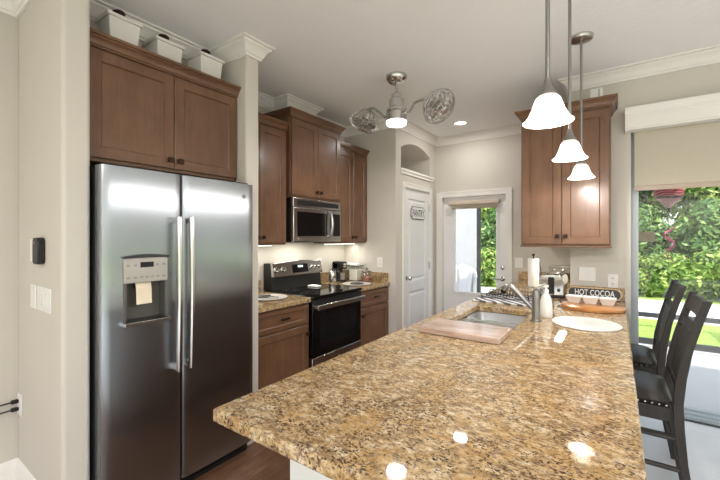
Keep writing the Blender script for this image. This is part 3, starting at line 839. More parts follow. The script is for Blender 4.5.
# ------------------------------------------------------------------ microwave
mw = thing('microwave', 'stainless over-the-range microwave under the wall cabinet', 'microwave', (-2.55, 2.643, 1.372))
MX, y0, y1, z0, z1 = -2.36, 2.326, 3.008, 1.372, 1.776
part(mw, 'housing', MB().box(XL + .003, MX - .03, y0, y1, z0, z1), M_BLACK, bev=.004)
part(mw, 'top_grille', MB().box(MX - .03, MX, y0, y1, z1 - .085, z1), M_STEEL, bev=.006)
part(mw, 'vent_slot', MB().box(MX, MX + .002, y0 + .05, y1 - .04, z1 - .066, z1 - .022), M_BLACK, label='black vent slot')
dr = part(mw, 'door', MB().box(MX - .03, MX + .004, y0, y1, z0 + .004, z1 - .088), M_STEEL, bev=.006)
part(dr, 'window', MB().box(MX + .004, MX + .0065, y0 + .045, y1 - .225, z0 + .055, z1 - .125), M_BLACKGL, bev=.004)
part(dr, 'control_panel', MB().box(MX + .004, MX + .0065, y1 - .175, y1 - .02, z0 + .055, z1 - .125), M_BLACKGL)
hd = [(MX + .004, y1 - .20, z0 + .05), (MX + .035, y1 - .195, z0 + .065), (MX + .046, y1 - .19, z0 + .16), (MX + .046, y1 - .19, z0 + .20), (MX + .035, y1 - .195, z0 + .285), (MX + .004, y1 - .20, z0 + .30)]
part(dr, 'handle', MB().tube(hd, .015, 12), M_STEELV)
part(dr, 'badge', MB().lathe([(.011, 0), (.011, .0015), (.009, .0025)], (MX + .004, y0 + .06, z0 + .03), 16, Matrix.Rotation(PI / 2, 3, 'Y')), M_GREYP)

# ------------------------------------------------------------------ range
rg = thing('range', 'stainless and black electric range between brown base cabinets', 'stove', (-2.42, 2.64, 0))
RY0, RY1, RX = 2.280, 2.992, -2.09
part(rg, 'body', MB().box(-2.735, RX - .045, RY0, RY1, .06, .895), M_DGREY, bev=.003)
part(rg, 'plinth', MB().box(-2.72, RX - .08, RY0 + .01, RY1 - .01, 0, .06), M_BLACK)
ck = part(rg, 'cooktop', MB().box(-2.70, RX + .012, RY0 - .003, RY1 + .003, .895, .921), M_BLACKGL, bev=.005)
for (bx, by, r) in ((-2.25, 2.45, .10), (-2.25, 2.83, .075), (-2.52, 2.45, .075), (-2.52, 2.83, .10)):
    br = MB()
    for rr in (r, r * .6):
        N = 40
        vs = []; fs = []
        for i in range(N):
            a = 2 * PI * i / N
            vs += [(bx + (rr - .002) * math.cos(a), by + (rr - .002) * math.sin(a), .9213), (bx + rr * math.cos(a), by + rr * math.sin(a), .9213)]
        for i in range(N):
            j = (i + 1) % N; fs.append((2 * i, 2 * i + 1, 2 * j + 1, 2 * j))
        br.add(vs, fs)
    part(ck, 'burner_ring', br, M_GREYP)
bg = part(rg, 'backguard_base', MB().hexa([(-2.735, RY0 + .03, .921), (-2.615, RY0 + .03, .921), (-2.615, RY1, .921), (-2.735, RY1, .921)], [(-2.735, RY0 + .03, 1.17), (-2.640, RY0 + .03, 1.17), (-2.640, RY1, 1.17), (-2.735, RY1, 1.17)]), M_BLACK)
# slanted control face with arched top
TOP = lambda t: 1.170 + .018 * math.sin(PI * t)
pts = [(RY0 + .03, 1.045), (RY1, 1.045)] + [(RY1 + (RY0 + .03 - RY1) * i / 12, TOP(i / 12)) for i in range(13)]
lean = lambda u, d_, v: (-2.596 + d_ - (v - 1.045) * .20, u, v)
cp = part(rg, 'control_panel', MB().prism(pts, lean, -.035, 0), M_STEEL, bev=.003)
part(cp, 'display', MB().prism([(2.56, 1.068), (2.78, 1.068), (2.78, 1.152), (2.56, 1.152)], lean, 0, .004), M_BLACKGL, bev=.002)
part(cp, 'clock_digits', MB().prism([(2.635, 1.118), (2.705, 1.118), (2.705, 1.138), (2.635, 1.138)], lean, .004, .0045), mat('clock_digits', S(170, 190, 200), .4, emis=(.7, .85, 1, 1), estr=.5, vary=.02))
rotk = Matrix.Rotation(PI / 2 - .197, 3, 'Y')
for ky in (2.345, 2.435, 2.835, 2.89, 2.945):
    x, y, z = lean(ky, 0, 1.11)
    part(cp, 'knob', MB().lathe([(.026, 0), (.026, .004), (.021, .006), (.019, .026), (.004, .028)], (x, y, z), 18, rotk), M_CHROME)
od = part(rg, 'oven_door', MB().box(RX - .045, RX, RY0 + .003, RY1 - .003, .402, .888), M_BLACKGL, bev=.004)
part(od, 'top_band', MB().box(RX, RX + .003, RY0 + .003, RY1 - .003, .80, .888), M_BLACK)
hy0, hy1 = RY0 + .012, RY1 - .012
part(od, 'handle', MB().box(RX + .040, RX + .062, hy0, hy1, .806, .85).box(RX, RX + .045, hy0, hy0 + .03, .812, .845).box(RX, RX + .045, hy1 - .03, hy1, .812, .845), M_STEELV, bev=.006, seg=3)
wd = part(od, 'window', MB().box(RX + .0005, RX + .002, RY0 + .09, RY1 - .09, .47, .74), mat('oven_window', S(24, 24, 26), .08, vary=.05))
dw = part(rg, 'drawer', MB().box(RX - .045, RX, RY0 + .003, RY1 - .003, .07, .396), M_STEEL, bev=.004)
part(dw, 'badge', MB().lathe([(.012, 0), (.012, .0015), (.010, .0025)], (RX, 2.64, .33), 16, Matrix.Rotation(PI / 2, 3, 'Y')), M_GREYP)

# ------------------------------------------------------------------ peninsula
KX0, KX1, KY0 = -.980, .050, .635
SKX0, SKX1, SKY0, SKY1 = -.850, -.475, 2.05, 2.715
pn = thing('peninsula_cabinet', 'pale grey panelled base under the long granite peninsula', 'cabinet', (-.62, 2.4, 0))
part(pn, 'end_panel', MB().box(-.93, -.30, .900, .925, 0, .872), mat('pale_grey_paint', S(214, 216, 214), .5, vary=.02), bev=.002)
part(pn, 'bar_wall', MB().box(-.33, -.30, .925, YS, 0, .872), mat('pale_grey_paint_side', S(214, 216, 214), .5, vary=.02))
part(pn, 'front_frame', MB().box(-.93, -.912, .925, YB - .002, .10, .872).box(-.85, -.832, .925, YB - .002, 0, .10), M_CAB)
mm = lambda u, d_, v: (-.93 - d_, -u, v)
edges = [.935, 1.45, 1.98, 2.36, 2.74, 3.25, 3.76, 4.21, 4.66]
for a, b in zip(edges[:-1], edges[1:]):
    dr = part(pn, 'door', MB().shaker(mm, -b + .006, -a - .006, .115, .855), M_CAB, smooth=False)
    part(dr, 'knob', MB().box(-.975, -.95, b - .06, b - .03, .78, .81), M_BRONZE, bev=.003)
for y in (1.5, 2.6):     # brackets for the seating overhang
    part(pn, 'bracket', MB().prism([(0, 0), (0, .25), (-.22, .25), (-.22, .22), (-.03, 0)], lambda u, d_, v, y=y: (-.30 - u, y + d_, .62 + v), -.02, .02), M_TRIM)
ct = thing('countertop', 'long polished gold speckled granite countertop of the peninsula', 'countertop', (-.46, 2.4, .874))
mb = MB()
# slab with the sink cut-out, built as a grid of blocks welded into one surface
def slab(mb, xs, ys, solid, z0, z1):
    bm_v = {}
    def V(i, j, z):
        k = (i, j, z)
        if k not in bm_v:
            bm_v[k] = len(mb.v); mb.v.append((xs[i], ys[j], z))
        return bm_v[k]
    n, m_ = len(xs) - 1, len(ys) - 1
    for i in range(n):
        for j in range(m_):
            if not solid(i, j): continue
            mb.f.append((V(i, j, z1), V(i + 1, j, z1), V(i + 1, j + 1, z1), V(i, j + 1, z1)))
            mb.f.append((V(i, j + 1, z0), V(i + 1, j + 1, z0), V(i + 1, j, z0), V(i, j, z0)))
            for (di, dj, a, b) in ((-1, 0, (i, j + 1), (i, j)), (1, 0, (i + 1, j), (i + 1, j + 1)), (0, -1, (i, j), (i + 1, j)), (0, 1, (i + 1, j + 1), (i, j + 1))):
                ii, jj = i + di, j + dj
                if 0 <= ii < n and 0 <= jj < m_ and solid(ii, jj): continue
                mb.f.append((V(*a, z0), V(*b, z0), V(*b, z1), V(*a, z1)))
xs = [KX0, SKX0, SKX1, -.3315, KX1]; ys = [KY0, SKY0, SKY1, YS - .001, YB - .001]
slab(mb, xs, ys, lambda i, j: not (i == 1 and j == 1) and not (i == 3 and j == 3), .874, .914)
part(ct, 'slab', mb, M_GRAN, bev=.007, seg=3)
part(ct, 'backsplash', MB().box(-.969, -.332, YB - .022, YB - .001, .914, 1.016).box(-.352, -.3315, YS, YB - .022, .914, 1.016).box(-.352, .045, YS - .021, YS - .0005, .914, 1.016), M_GRAN, bev=.003)
# sink
sk = thing('sink', 'stainless steel double bowl sink set in the granite peninsula', 'sink', (-.66, 2.36, .70))
def bowl(mb, x0, x1, y0, y1, zt, zb, r=.05):
    def ring(e, z, rr):
        pts = []
        for (cx, cy, a0) in ((x1 - e - rr, y1 - e - rr, 0), (x0 + e + rr, y1 - e - rr, PI / 2), (x0 + e + rr, y0 + e + rr, PI), (x1 - e - rr, y0 + e + rr, 1.5 * PI)):
            for i in range(6):
                a = a0 + PI / 2 * i / 5
                pts.append((cx + rr * math.cos(a), cy + rr * math.sin(a), z))
        return pts
    rings = [ring(-.012, zt, r), ring(0, zt, r), ring(.008, zb + .03, r), ring(.02, zb + .008, r * .8), ring(.04, zb, r * .6)]
    n = 24; fs = []
    for k in range(4):
        for i in range(n):
            j = (i + 1) % n; fs.append((k * n + i, k * n + j, k * n + n + j, k * n + n + i))
    fs.append(tuple(4 * n + i for i in range(n)))
    mb.add([p for r_ in rings for p in r_], fs)
M_SINK = stainless('sink_steel', S(224, 225, 226), .28, (3, 300, 3), 0.0)
for (a, b, lab) in ((SKY0 + .006, 2.430, 'nearer sink bowl'), (2.457, SKY1 - .006, 'farther sink bowl')):
    bb = MB(); bowl(bb, SKX0 + .004, SKX1 - .004, a, b, .8735, .68)
    o = part(sk, 'bowl', bb, M_SINK, label=lab)
    part(o, 'drain', MB().lathe([(.04, 0), (.04, .003), (.03, .004), (.028, .001)], ((SKX0 + SKX1) / 2, (a + b) / 2, .681), 20), M_CHROME)
part(sk, 'divider', MB().box(SKX0 + .01, SKX1 - .01, 2.426, 2.461, .85, .8738), M_CHROME, bev=.010, seg=4)
# faucet
fc = thing('faucet', 'brushed nickel pull-out faucet at the edge of the sink', 'faucet', (-.405, 2.42, .914))
part(fc, 'base', MB().lathe([(.031, .0), (.031, .007), (.024, .013), (.023, .13), (.024, .16), (.021, .184), (.008, .192)], (-.405, 2.42, .914), 20), M_ROD)
part(fc, 'spout', MB().tube([(-.41, 2.42, .975), (-.46, 2.42, 1.025), (-.53, 2.42, 1.098), (-.552, 2.42, 1.112), (-.572, 2.42, 1.108), (-.588, 2.42, 1.085)], [.014, .015, .016, .017, .018, .018], 14), M_ROD)
part(fc, 'spray_head', MB().tube([(-.588, 2.42, 1.085), (-.596, 2.42, 1.068)], [.019, .016], 14), M_BLACK)
part(fc, 'lever', MB().tube([(-.405, 2.42, 1.09), (-.388, 2.42, 1.118), (-.35, 2.425, 1.142)], [.010, .008, .006], 10), M_NICKEL)

# ------------------------------------------------------------------ things on the peninsula
cb = wood('acacia_board', S(138, 106, 88), S(184, 156, 138), S(212, 190, 176), rough=.16, scale=(1.2, 16, 9), coat=.3)
o = single('cutting_board', 'thick striped brown wood cutting board in front of the sink', 'cutting board', MB().box(-.868, -.452, 1.775, 2.022, .915, .946), cb, bev=.005, seg=3)
MATZ = .9145
mat_m = bpy.data.materials.new('striped_mat'); mat_m.use_nodes = True
nt = mat_m.node_tree; b_ = nt.nodes['Principled BSDF']
wv = nt.nodes.new('ShaderNodeTexWave'); wv.wave_type = 'BANDS'; wv.bands_direction = 'DIAGONAL'; wv.inputs['Scale'].default_value = 7; wv.inputs['Distortion'].default_value = 3.0
nt.links.new(coords(nt), wv.inputs['Vector'])
nt.links.new(ramp(nt, wv.outputs['Fac'], [(.42, S(82, 84, 88)), (.58, S(212, 212, 212))]), b_.inputs['Base Color']); b_.inputs['Roughness'].default_value = .9
single('drying_mat', 'grey and white patterned drying mat beyond the sink', 'mat', MB().box(-.945, -.535, 2.88, 3.36, MATZ, MATZ + .010), mat_m, bev=.004)
dk = thing('dish_rack', 'low dark wire dish rack standing on the patterned mat', 'dish rack', (-.74, 3.18, MATZ + .010))
zr = MATZ + .014
rk = MB()
rx0, rx1, ry0, ry1 = -.92, -.56, 3.04, 3.32
for zz in (zr, zr + .03):
    rk.tube([(rx0, ry0, zz), (rx1, ry0, zz), (rx1, ry1, zz), (rx0, ry1, zz)], .003, 6, closed=True)
for (x, y) in ((rx0, ry0), (rx1, ry0), (rx1, ry1), (rx0, ry1)): rk.tube([(x, y, zr), (x, y, zr + .03)], .003, 6)
part(dk, 'frame', rk, M_BRONZE)
tn = MB()
for i in range(15):
    x = rx0 + .02 + (rx1 - rx0 - .04) * i / 14
    tn.tube([(x, ry0, zr), (x, ry1, zr)], .0022, 6)
    for y in (3.12, 3.24): tn.tube([(x, y, zr), (x, y + .012, zr + .055)], .0024, 6)
part(dk, 'tine_row', tn, M_BRONZE)
sb = thing('soap_bottle', 'white pump soap bottle beside the faucet', 'soap bottle', (-.372, 2.576, .9145))
part(sb, 'bottle', MB().lathe([(.036, 0), (.038, .004), (.037, .05), (.033, .10), (.024, .135), (.013, .15), (.013, .158)], (-.372, 2.576, .9145), 20), M_WHITE)
part(sb, 'pump', MB().lathe([(.015, .156), (.015, .172), (.005, .174), (.005, .190)], (-.372, 2.576, .9145), 14).box(-.412, -.358, 2.568, 2.584, 1.1035, 1.116), M_WPLAS)
ph = thing('paper_towel_holder', 'steel paper towel holder on the counter under the wall cabinet', 'paper towel holder', (-.68, 3.93, .9145))
part(ph, 'base', MB().lathe([(.075, 0), (.075, .010), (.06, .016)], (-.68, 3.93, .9145), 24), M_CHROME)
part(ph, 'rod', MB().tube([(-.68, 3.93, .93), (-.68, 3.93, 1.235)], .006, 10).lathe([(.006, 0), (.014, .006), (.014, .016), (.004, .024)], (-.68, 3.93, 1.233), 12), M_BRONZE)
part(ph, 'side_arm', MB().tube([(-.615, 3.96, .925), (-.618, 3.96, 1.10), (-.635, 3.955, 1.19)], .004, 8), M_BRONZE)
rl = MB().lathe([(.049, 0), (.050, .002), (.050, .268), (.049, .27), (.02, .27), (.02, 0)], (-.68, 3.93, .937), 28, capb=False, capt=False)
single('paper_towel_roll', 'white paper towel roll on the upright steel holder', 'paper towels', rl, mat('paper_towel', S(242, 241, 238), .85, bump=.3, bscale=300, vary=.01))
# toaster
ts = thing('toaster', 'polished steel toaster with black lever end on the corner counter', 'toaster', (-.455, 3.56, .9145))
tx0, tx1, ty0, ty1 = -.555, -.365, 3.42, 3.72
mb = MB()
prof = []
for i in range(17):
    t = i / 16; a = PI * t
    prof.append((-.095 * math.cos(a) if True else 0, .135 + .062 * math.sin(a) ** .6))
poly = [(-.095, .02), (.095, .02)] + [(p[0], p[1]) for p in prof[::-1]]
mb.prism(poly, lambda u, d_, v: (-.455 + u, 3.56 - d_, .9145 + v), -.14, .14)
bo = part(ts, 'shell', mb, M_CHROME, bev=.008)
part(ts, 'base', MB().box(-.548, -.362, 3.425, 3.695, .9145, .936), M_BLACK, bev=.004)
part(ts, 'end_slot', MB().box(-.478, -.432, 3.414, 3.421, .945, 1.085), M_BLACK, bev=.003, label='black lever slot')
part(ts, 'lever', MB().box(-.475, -.435, 3.395, 3.416, 1.045, 1.06), M_BLACK, bev=.003)
part(ts, 'bread_slot', MB().box(-.495, -.475, 3.45, 3.67, 1.108, 1.1125).box(-.435, -.415, 3.45, 3.67, 1.108, 1.1125), M_BLACK)
part(ts, 'dial', MB().lathe([(.014, 0), (.012, .012)], (-.40, 3.42, .98), 14, Matrix.Rotation(PI / 2, 3, 'X')), M_BLACK)
gc = thing('glass_canister', 'clear glass canister with grey lid behind the toaster', 'canister', (-.50, 4.38, .9145))
part(gc, 'jar', MB().box(-.60, -.40, 4.31, 4.46, .9145, 1.10), M_JAR, bev=.02)
part(gc, 'lid', MB().box(-.605, -.395, 4.305, 4.465, 1.10, 1.118), M_GREYP, bev=.008)
cd = MB().tube([(-.405, 3.70, .919), (-.372, 3.60, .918), (-.365, 3.46, .918), (-.385, 3.36, .918), (-.37, 3.24, .918), (-.36, 3.22, .918)], .0032, 6)
single('power_cord', 'dark cord curling on the counter beside the toaster', 'cord', cd, M_BLACK)
# round wooden board, bowls, sign
WBZ = .9145
bw = wood('round_board_wood', S(140, 84, 40), S(184, 122, 66), S(214, 158, 98), rough=.3, scale=(1.2, 10, 9), coat=.3)
single('serving_board', 'round orange wooden board under the white snack bowls', 'board', MB().lathe([(.192, 0), (.198, .004), (.198, .018), (.192, .022)], (-.150, 3.085, WBZ), 48), bw)
for i, (dx, lab) in enumerate(((-.104, 'white square bowl of the three on the wooden board, nearest the toaster'), (0, 'white square bowl in the middle of the wooden board row'), (.104, 'white square bowl of the three on the wooden board, nearest the glass door'))):
    x, y, z = -.163 + dx, 3.15, WBZ + .0225
    mb = MB()
    def sq(h, zz): return [(x - h, y - h, z + zz), (x + h, y - h, z + zz), (x + h, y + h, z + zz), (x - h, y + h, z + zz)]
    rings = sq(.032, 0) + sq(.0515, .048) + sq(.048, .048) + sq(.030, .006)
    fs = [(3, 2, 1, 0), (12, 13, 14, 15)]
    for k in range(3):
        for a in range(4):
            b = (a + 1) % 4; fs.append((k * 4 + a, k * 4 + b, k * 4 + 4 + b, k * 4 + 4 + a))
    mb.add(rings, fs)
    single('snack_bowl', lab, 'bowl', mb, M_WHITE, 'white square bowls on the wooden board', smooth=False)
hs = thing('sign', 'black wooden sign reading HOT COCOA leaning on the backsplash', 'sign', (-.17, 3.50, WBZ))
tilt = .16
sm = lambda u, d_, v: (-.160 + u, 3.505 + v * tilt - d_, WBZ + v)
def rr(w, h, r, cy, n=8):
    pts = []
    for (sx, sy, a0) in ((1, -1, -PI / 2), (1, 1, 0), (-1, 1, PI / 2), (-1, -1, PI)):
        for i in range(n + 1):
            a = a0 + PI / 2 * i / n; pts.append((sx * (w / 2 - r) + r * math.cos(a), cy + sy * (h / 2 - r) + r * math.sin(a)))
    return pts
part(hs, 'rim', MB().prism(rr(.375, .092, .045, .050), sm, 0, .010), wood('tan_rim', S(150, 118, 82), S(188, 158, 120), S(208, 184, 148), scale=(1.5, 9, 12), coat=0), bev=.002, label='tan wooden rim')
part(hs, 'panel', MB().prism(rr(.354, .076, .037, .050), sm, .010, .0115), M_BLACK, label='black inner panel')
tm = lambda u, d_, v: sm(u + .004, .0115 + d_, v + .056)
part(hs, 'lettering', text_mb('HOT COCOA', tm, .27, .046, .0006), M_WHITE, smooth=False, label='white letters HOT COCOA')
rp = thing('round_placemat', 'round white board with faint grey drawing on the peninsula', 'placemat', (-.152, 2.485, WBZ))
part(rp, 'disc', MB().lathe([(.170, 0), (.174, .003), (.174, .007), (.171, .010)], (-.152, 2.485, WBZ), 56), M_WHITE)
mk = MB(); rnd = random.Random(3)
for k in range(16):
    a = rnd.uniform(-.07, .07); bq = rnd.uniform(-.05, .05); th = rnd.uniform(0, PI)
    l = rnd.uniform(.012, .03)
    px, py = -.152 + a, 2.485 + bq
    dx, dy = math.cos(th) * l, math.sin(th) * l; nx, ny = -math.sin(th) * .0022, math.cos(th) * .0022
    z = WBZ + .0104
    mk.add([(px - dx - nx, py - dy - ny, z), (px + dx - nx, py + dy - ny, z), (px + dx + nx, py + dy + ny, z), (px - dx + nx, py - dy + ny, z)], [(0, 1, 2, 3)])
part(rp, 'printed_sprig', mk, mat('faint_print', S(186, 180, 172), .5, vary=.05), smooth=False, label='faint grey printed drawing')

# ------------------------------------------------------------------ things on the left worktops
tv = thing('round_tray', 'white round tray on the worktop left of the range', 'tray', (-2.37, 2.05, .9145))
part(tv, 'plate', MB().lathe([(.10, 0), (.155, .006), (.158, .010), (.150, .010), (.10, .005)], (-2.37, 2.05, .9145), 36), M_WHITE)
sp = MB().lathe([(.03, 0), (.05, .006), (.058, .014), (.05, .012), (.02, .006)], (-2.41, 2.04, .921), 20).box(-2.36, -2.24, 2.03, 2.05, .931, .936)
single('spoon_rest', 'grey metal spoon rest lying on the round white tray', 'spoon rest', sp, M_NICKEL)
tr = thing('round_tray', 'white oval tray on the worktop right of the range', 'tray', (-2.285, 3.19, .9145))
part(tr, 'plate', MB().lathe([(.10, 0), (.150, .006), (.153, .010), (.146, .010), (.10, .005)], (-2.285, 3.19, .9145), 36), M_WHITE)
single('trivet', 'thin dark trivet on the oval white tray', 'trivet', MB().lathe([(.07, 0), (.075, .004), (.07, .008)], (-2.285, 3.19, .921), 24), M_DGREY)
def at(x, y, z=.9145): return (x, y, z)
CX_, CY_ = -2.525, 3.075
mg = thing('carafe', 'small steel carafe between range and black coffee maker', 'carafe', at(CX_, CY_))
part(mg, 'jug', MB().lathe([(.04, 0), (.042, .004), (.040, .09), (.036, .14), (.032, .145)], at(CX_, CY_), 20), M_CHROME)
part(mg, 'handle', MB().tube([(CX_ + .03, CY_ + .03, 1.045), (CX_ + .055, CY_ + .055, 1.035), (CX_ + .055, CY_ + .055, .965), (CX_ + .03, CY_ + .03, .955)], .007, 8), M_BLACK)
part(mg, 'lid', MB().lathe([(.034, .145), (.032, .155), (.008, .16), (.010, .172), (.0, .174)], at(CX_, CY_), 18, capt=False), M_BLACK)
cm = thing('coffee_maker', 'small black coffee maker beside the steel carafe', 'coffee maker', at(-2.61, 3.31))
part(cm, 'body', MB().box(-2.69, -2.60, 3.265, 3.36, .9145, 1.13), M_BLACK, bev=.01)
part(cm, 'head', MB().box(-2.69, -2.54, 3.265, 3.36, 1.055, 1.14), M_BLACK, bev=.012)
part(cm, 'drip_base', MB().box(-2.62, -2.54, 3.265, 3.36, .9145, .935), M_BLACK, bev=.005)
part(cm, 'front_badge', MB().box(-2.54, -2.538, 3.288, 3.338, 1.075, 1.118), M_CHROME)
part(cm, 'cup_stand', MB().lathe([(.026, 0), (.028, .07), (.028, .075)], (-2.572, 3.312, .936), 16), M_GREYP)
cn = thing('clear_canister', 'large clear canister of white flour beside the coffee maker', 'canister', at(-2.52, 3.455))
part(cn, 'jar', MB().box(-2.63, -2.43, 3.395, 3.535, .9145, 1.09), M_JAR, bev=.012)
part(cn, 'lid', MB().box(-2.635, -2.425, 3.39, 3.54, 1.092, 1.112), M_WPLAS, bev=.005)
part(cn, 'lid_seal', MB().box(-2.633, -2.427, 3.392, 3.538, 1.084, 1.092), M_BLACK)
part(cn, 'contents', MB().box(-2.545, -2.44, 3.405, 3.525, .922, 1.05), mat('flour', S(240, 236, 226), .9, vary=.02), label='white flour inside')
jr = thing('cookie_jar', 'round glass cookie jar near the pantry wall', 'jar', at(-2.315, 3.425))
part(jr, 'glass', MB().lathe([(.05, 0), (.066, .01), (.070, .05), (.064, .09), (.052, .105), (.052, .115)], at(-2.315, 3.425), 24), M_JAR)
part(jr, 'lid', MB().lathe([(.056, .115), (.058, .125), (.03, .135), (.012, .14), (.014, .155), (.0, .16)], at(-2.315, 3.425), 20, capt=False), M_NICKEL)
part(jr, 'contents', MB().lathe([(.045, .008), (.060, .015), (.063, .05), (.055, .062)], at(-2.315, 3.425), 20), mat('cookies', S(150, 92, 74), .8, vary=.35, vscale=40), label='reddish brown contents')
single('flat_white_piece', 'small flat white cloth at the rear of the black cooktop', 'piece', MB().box(-2.56, -2.44, 2.72, 2.80, .9215, .935), mat('matte_white', S(232, 230, 226), .9, bump=.4, bscale=200, vary=.02), bev=.006)  # plain flat white block, not modelled as any particular object

# ------------------------------------------------------------------ wall plates
def wall_plate(name, label, m, u, v, w, h, kind, cat, loc):
    t = thing(name, label, cat, loc)
    part(t, 'plate', MB().prism([(u - w / 2, v - h / 2), (u + w / 2, v - h / 2), (u + w / 2, v + h / 2), (u - w / 2, v + h / 2)], m, .0002, .006), M_WPLAS, bev=.002)
    if kind[0] == 'switch':
        n = kind[1]
        for i in range(n):
            uu = u + (i - (n - 1) / 2) * .046
            part(t, 'rocker', MB().prism([(uu - .016, v - .033), (uu + .016, v - .033), (uu + .016, v + .033), (uu - .016, v + .033)], m, .006, .0095), M_WPLAS, bev=.002)
    else:
        for dv in (-.021, .021):
            s_ = part(t, 'socket', MB().prism([(u - .016, v + dv - .014), (u + .016, v + dv - .014), (u + .016, v + dv + .014), (u - .016, v + dv + .014)], m, .006, .008), M_WPLAS, bev=.002)
            q = MB()
            for du in (-.006, .006): q.prism([(u + du - .0015, v + dv - .004), (u + du + .0015, v + dv - .004), (u + du + .0015, v + dv + .007), (u + du - .0015, v + dv + .007)], m, .008, .0084)
            part(s_, 'slot', q, M_BLACK)
    return t
wall_plate('light_switch', 'white double rocker switch plate on wall beside the wall cabinet', facing_ny(YS), -.207, 1.115, .118, .112, ('switch', 2), 'switch', (-.207, YS, 1.06))
wall_plate('wall_outlet', 'white outlet plate above the HOT COCOA sign', facing_ny(YS), -.034, 1.068, .068, .110, ('outlet',), 'outlet', (-.034, YS, 1.01))
wall_plate('light_switch', 'white switch plate on wall beside the glazed back door', facing_ny(YB), -.968, 1.112, .088, .118, ('switch', 1), 'switch', (-.968, YB, 1.05))
wall_plate('wall_outlet', 'white outlet plate above the jars beside the pantry', lambda u, d_, v: (u, PY - d_, v), -2.235, 1.13, .07, .115, ('outlet',), 'outlet', (-2.235, PY, 1.07))
wall_plate('wall_outlet', 'white outlet plate on the lit wall behind the steel carafe', facing_x(XL), 3.11, 1.12, .07, .115, ('outlet',), 'outlet', (XL, 3.11, 1.06))
SY = .58
wall_plate('light_switch', 'white wide switch plate below the black remote', facing_ny(SY), -2.285, 1.116, .205, .118, ('switch', 3), 'switch', (-2.285, SY, 1.06))
wall_plate('light_switch', 'narrow white switch plate left of the wide one below the remote', facing_ny(SY), -2.452, 1.116, .085, .118, ('switch', 1), 'switch', (-2.452, SY, 1.06))
rm = thing('remote_control', 'black remote in a white wall cradle left of the refrigerator', 'remote', (-2.35, SY, 1.29))
m = facing_ny(SY)
part(rm, 'cradle', MB().prism([(-2.475, 1.295), (-2.37, 1.295), (-2.37, 1.41), (-2.475, 1.41)], m, .0002, .012), M_WPLAS, bev=.003, label='white wall cradle')
part(rm, 'handset', MB().prism(rr(.085, .13, .022, 1.352), lambda u, d_, v: (-2.318 + u, SY - d_, v), .0005, .03), M_BLACK, bev=.004)
part(rm, 'button', MB().lathe([(.008, 0), (.007, .002)], (-2.335, SY - .03, 1.393), 12, Matrix.Rotation(PI / 2, 3, 'X')), M_GREYP)
wall_plate('wall_outlet', 'white outlet with two black plugs in the left wall corner', facing_ny(SY), -2.70, .497, .075, .118, ('outlet',), 'outlet', (-2.70, SY, .44))
for (dv, lab, e) in ((.021, 'upper black cord and plug in the left corner outlet', .03), (-.021, 'lower black cord and plug in the left corner outlet', -.02)):
    t = thing('power_cord', lab, 'cord', (-2.70, SY - .02, .497 + dv))
    z = .497 + dv
    part(t, 'plug', MB().box(-2.712, -2.690, SY - .040, SY - .0086, z - .010, z + .010), M_BLACK, bev=.004)
    part(t, 'wire', MB().tube([(-2.701, SY - .038, z), (-2.705, SY - .075, z - .002), (-2.712, SY - .15, z - .02 + e * .2), (-2.722, SY - .28, z - .09), (-2.728, SY - .40, z - .20), (-2.73, SY - .55, z - .33)], .0045, 8), M_BLACK)

